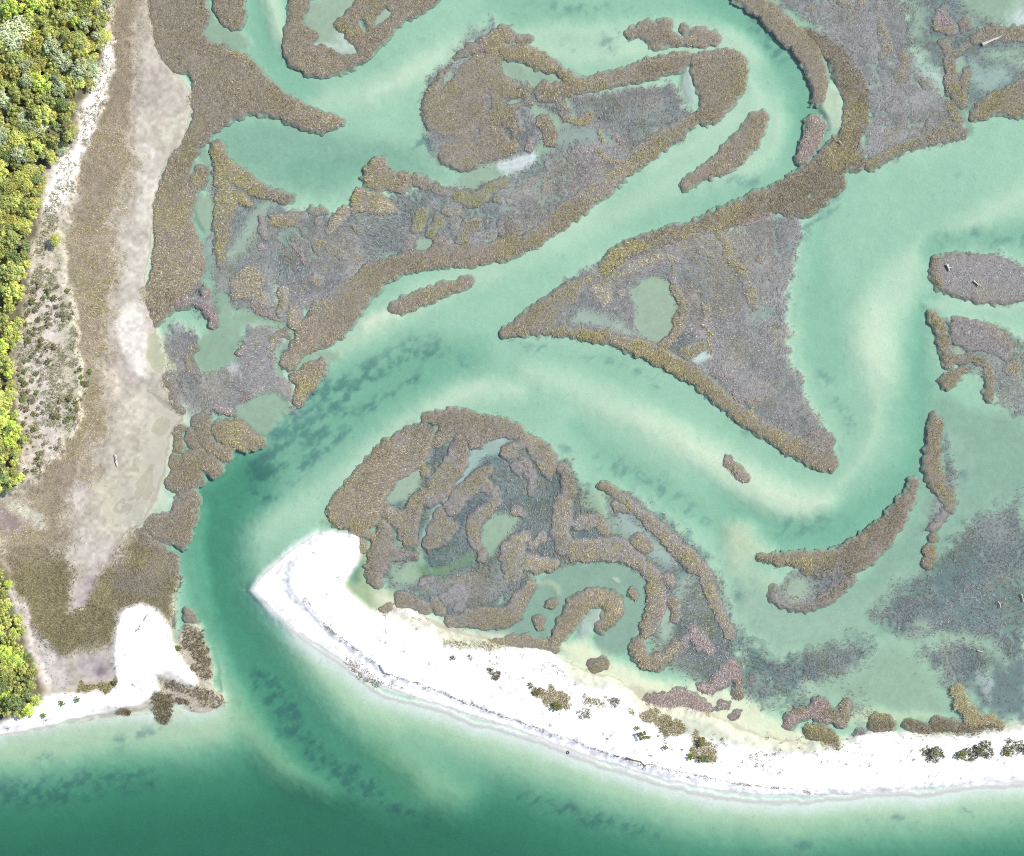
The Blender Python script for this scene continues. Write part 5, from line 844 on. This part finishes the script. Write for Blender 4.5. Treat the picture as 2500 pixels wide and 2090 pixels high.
def log(name, label, txt, r, colr, zc=.1, branch=None, cat='driftwood', seed=1):
    P = parse(txt); m = P[:, :2].mean(0); z0 = max(float(ground(*m)), -.02)
    if m is not None and bool(field(OWN, *m)): z0 = max(z0, .25)
    pts = [(float(X(a_[0])), float(Y(a_[1])), z0 + zc + .05 * math.sin(3 * i + seed)) for i, a_ in enumerate(P)]
    rr = np.linspace(r, r * .45, len(pts)); v_, f_ = tube(pts, rr, 8, seed, .14)
    o = clean(link(name, v_, f_, np.ones((len(v_), 3)) * colr, M_WOOD)); tag(o, label, cat)
    if branch:
        Q = parse(branch); q = [(float(X(a_[0])), float(Y(a_[1])), z0 + zc + .08 * i) for i, a_ in enumerate(Q)]
        v_, f_ = tube(q, np.linspace(r * .6, r * .2, len(q)), 6, seed + 3, .1); clean(link('branch', v_, f_, np.ones((len(v_), 3)) * colr, M_WOOD, o))
    return o
GREY = (.17, .165, .16); BRN = (.10, .075, .06); PALE = (.32, .28, .235)
log('driftwood_log', 'forked brown driftwood log lying across the strand line of the beach', "K: 825,1150 870,1165 910,1172 935,1195 940,1218", .19, BRN, .14, "K: 932,1195 965,1190 1010,1192", seed=2)
log('driftwood_log', 'twisted grey driftwood log at the head of the strand line', "J: 818,585 835,610 850,632 885,648", .17, (.13, .12, .115), .12, "J: 850,632 870,640 905,642", seed=3)
log('driftwood_log', 'brown crooked stick on the strand line west of the forked log', "K: 745,1130 775,1143 790,1138", .12, BRN, .1, seed=4)
log('driftwood_log', 'pale broad driftwood slab on the northeast grass bank', "D: 1500,275 1550,250 1612,225", .42, PALE, .25, "D: 1550,250 1590,240 1620,215", seed=5)
log('driftwood_log', 'upright-lying pale log on the oval grey-green islet, western of its two', "D: 1283,1620 1290,1640 1297,1660", .32, PALE, .2, "D: 1290,1640 1320,1645", seed=6)
log('driftwood_log', 'pale slanting log on the oval grey-green islet, eastern of its two', "D: 1445,1722 1465,1738 1490,1752", .22, PALE, .2, "D: 1465,1738 1475,1756", seed=7)
log('driftwood_log', 'branched grey snag in the southeastern flooded flat', "L: 1595,195 1610,215 1612,235", .16, PALE, .15, "L: 1605,208 1630,205 1650,212", seed=8)
log('driftwood_log', 'pale snag at the right edge of the southeastern flooded flat', "L: 1740,150 1748,175 1752,200", .18, PALE, .15, seed=9)
log('driftwood_log', 'flat pale log on the dark flat east of the lagoon', "L: 1470,497 1490,503 1508,503", .18, (.3, .26, .25), .12, seed=10)
log('driftwood_log', 'short pale log on the inner edge of the outer levee', "D: 620,865 632,880 640,890", .16, PALE, .3, seed=11)
log('driftwood_log', 'curved grey log, upper of two on the white sand spit', "I: 885,310 900,285 916,262", .13, GREY, .1, seed=12)
log('driftwood_log', 'grey forked log, lower of two on the white sand spit', "I: 835,375 855,362 862,340", .15, GREY, .1, "I: 855,362 862,368", seed=13)
lg = log('hollow_log', 'hollow pale log with two dark holes lying alone on the mud flat', "E: 707,1030 709,1050 713,1070 717,1090 719,1102", .33, (.33, .30, .285), .16, cat='log', seed=14)
for (a_, b_), (rx, ry) in (((283.0, 1116.5), (.12, .24)), ((284.2, 1121.5), (.14, .34))):
    th = np.linspace(0, 2 * np.pi, 13)[:-1]; x0, y0, z0 = float(X(a_)), float(Y(b_)), float(ground(a_, b_)) + .16 + .315
    v_ = [(x0, y0, z0 + .015)] + [(x0 + rx * math.cos(q), y0 + ry * math.sin(q), z0) for q in th] + [(x0 + rx * math.cos(q), y0 + ry * math.sin(q), z0 - .2) for q in th]
    f_ = [(0, 1 + j, 1 + (j + 1) % 12, 0) for j in range(12)] + [(1 + j, 13 + j, 13 + (j + 1) % 12, 1 + (j + 1) % 12) for j in range(12)]
    clean(link('hole', np.array(v_), np.array(f_), np.ones((25, 3)) * [.03, .025, .02], M_WOOD, lg))
# an old tyre half sunk at the water's edge
p = parse("K: 467,1122")[0]; V, F = [], []
for i in range(28):
    for j in range(10):
        a_, q = 2 * np.pi * i / 28, 2 * np.pi * j / 10; rr = .29 + .105 * math.cos(q) * (1 + .05 * (i % 2)); V.append((float(X(p[0])) + rr * math.cos(a_), float(Y(p[1])) + rr * math.sin(a_), float(ground(*p)) + .10 + .09 * math.sin(q) + .04 * math.cos(a_)))
        F.append((i * 10 + j, ((i + 1) % 28) * 10 + j, ((i + 1) % 28) * 10 + (j + 1) % 10, i * 10 + (j + 1) % 10))
tag(link('old_tyre', np.array(V), np.array(F), np.ones((280, 3)) * [.05, .05, .055], M_RUBBER, smooth=True), 'black tyre lying in the wet sand at the edge of the gulf', 'tyre')
p = parse("E: 1163,295")[0]; z0 = float(ground(*p)); v_, f_ = tube([(float(X(p[0])) + .1 * i, float(Y(p[1])) + .12 * i, z0 + .25 * i) for i in range(4)], [.07, .06, .06, .045], 8, 5, .03)
tag(clean(link('marker_stake', v_, f_, np.ones((len(v_), 3)) * .8, M_WOOD)), 'short white leaning stake in the teal pool beside the western marsh', 'stake')
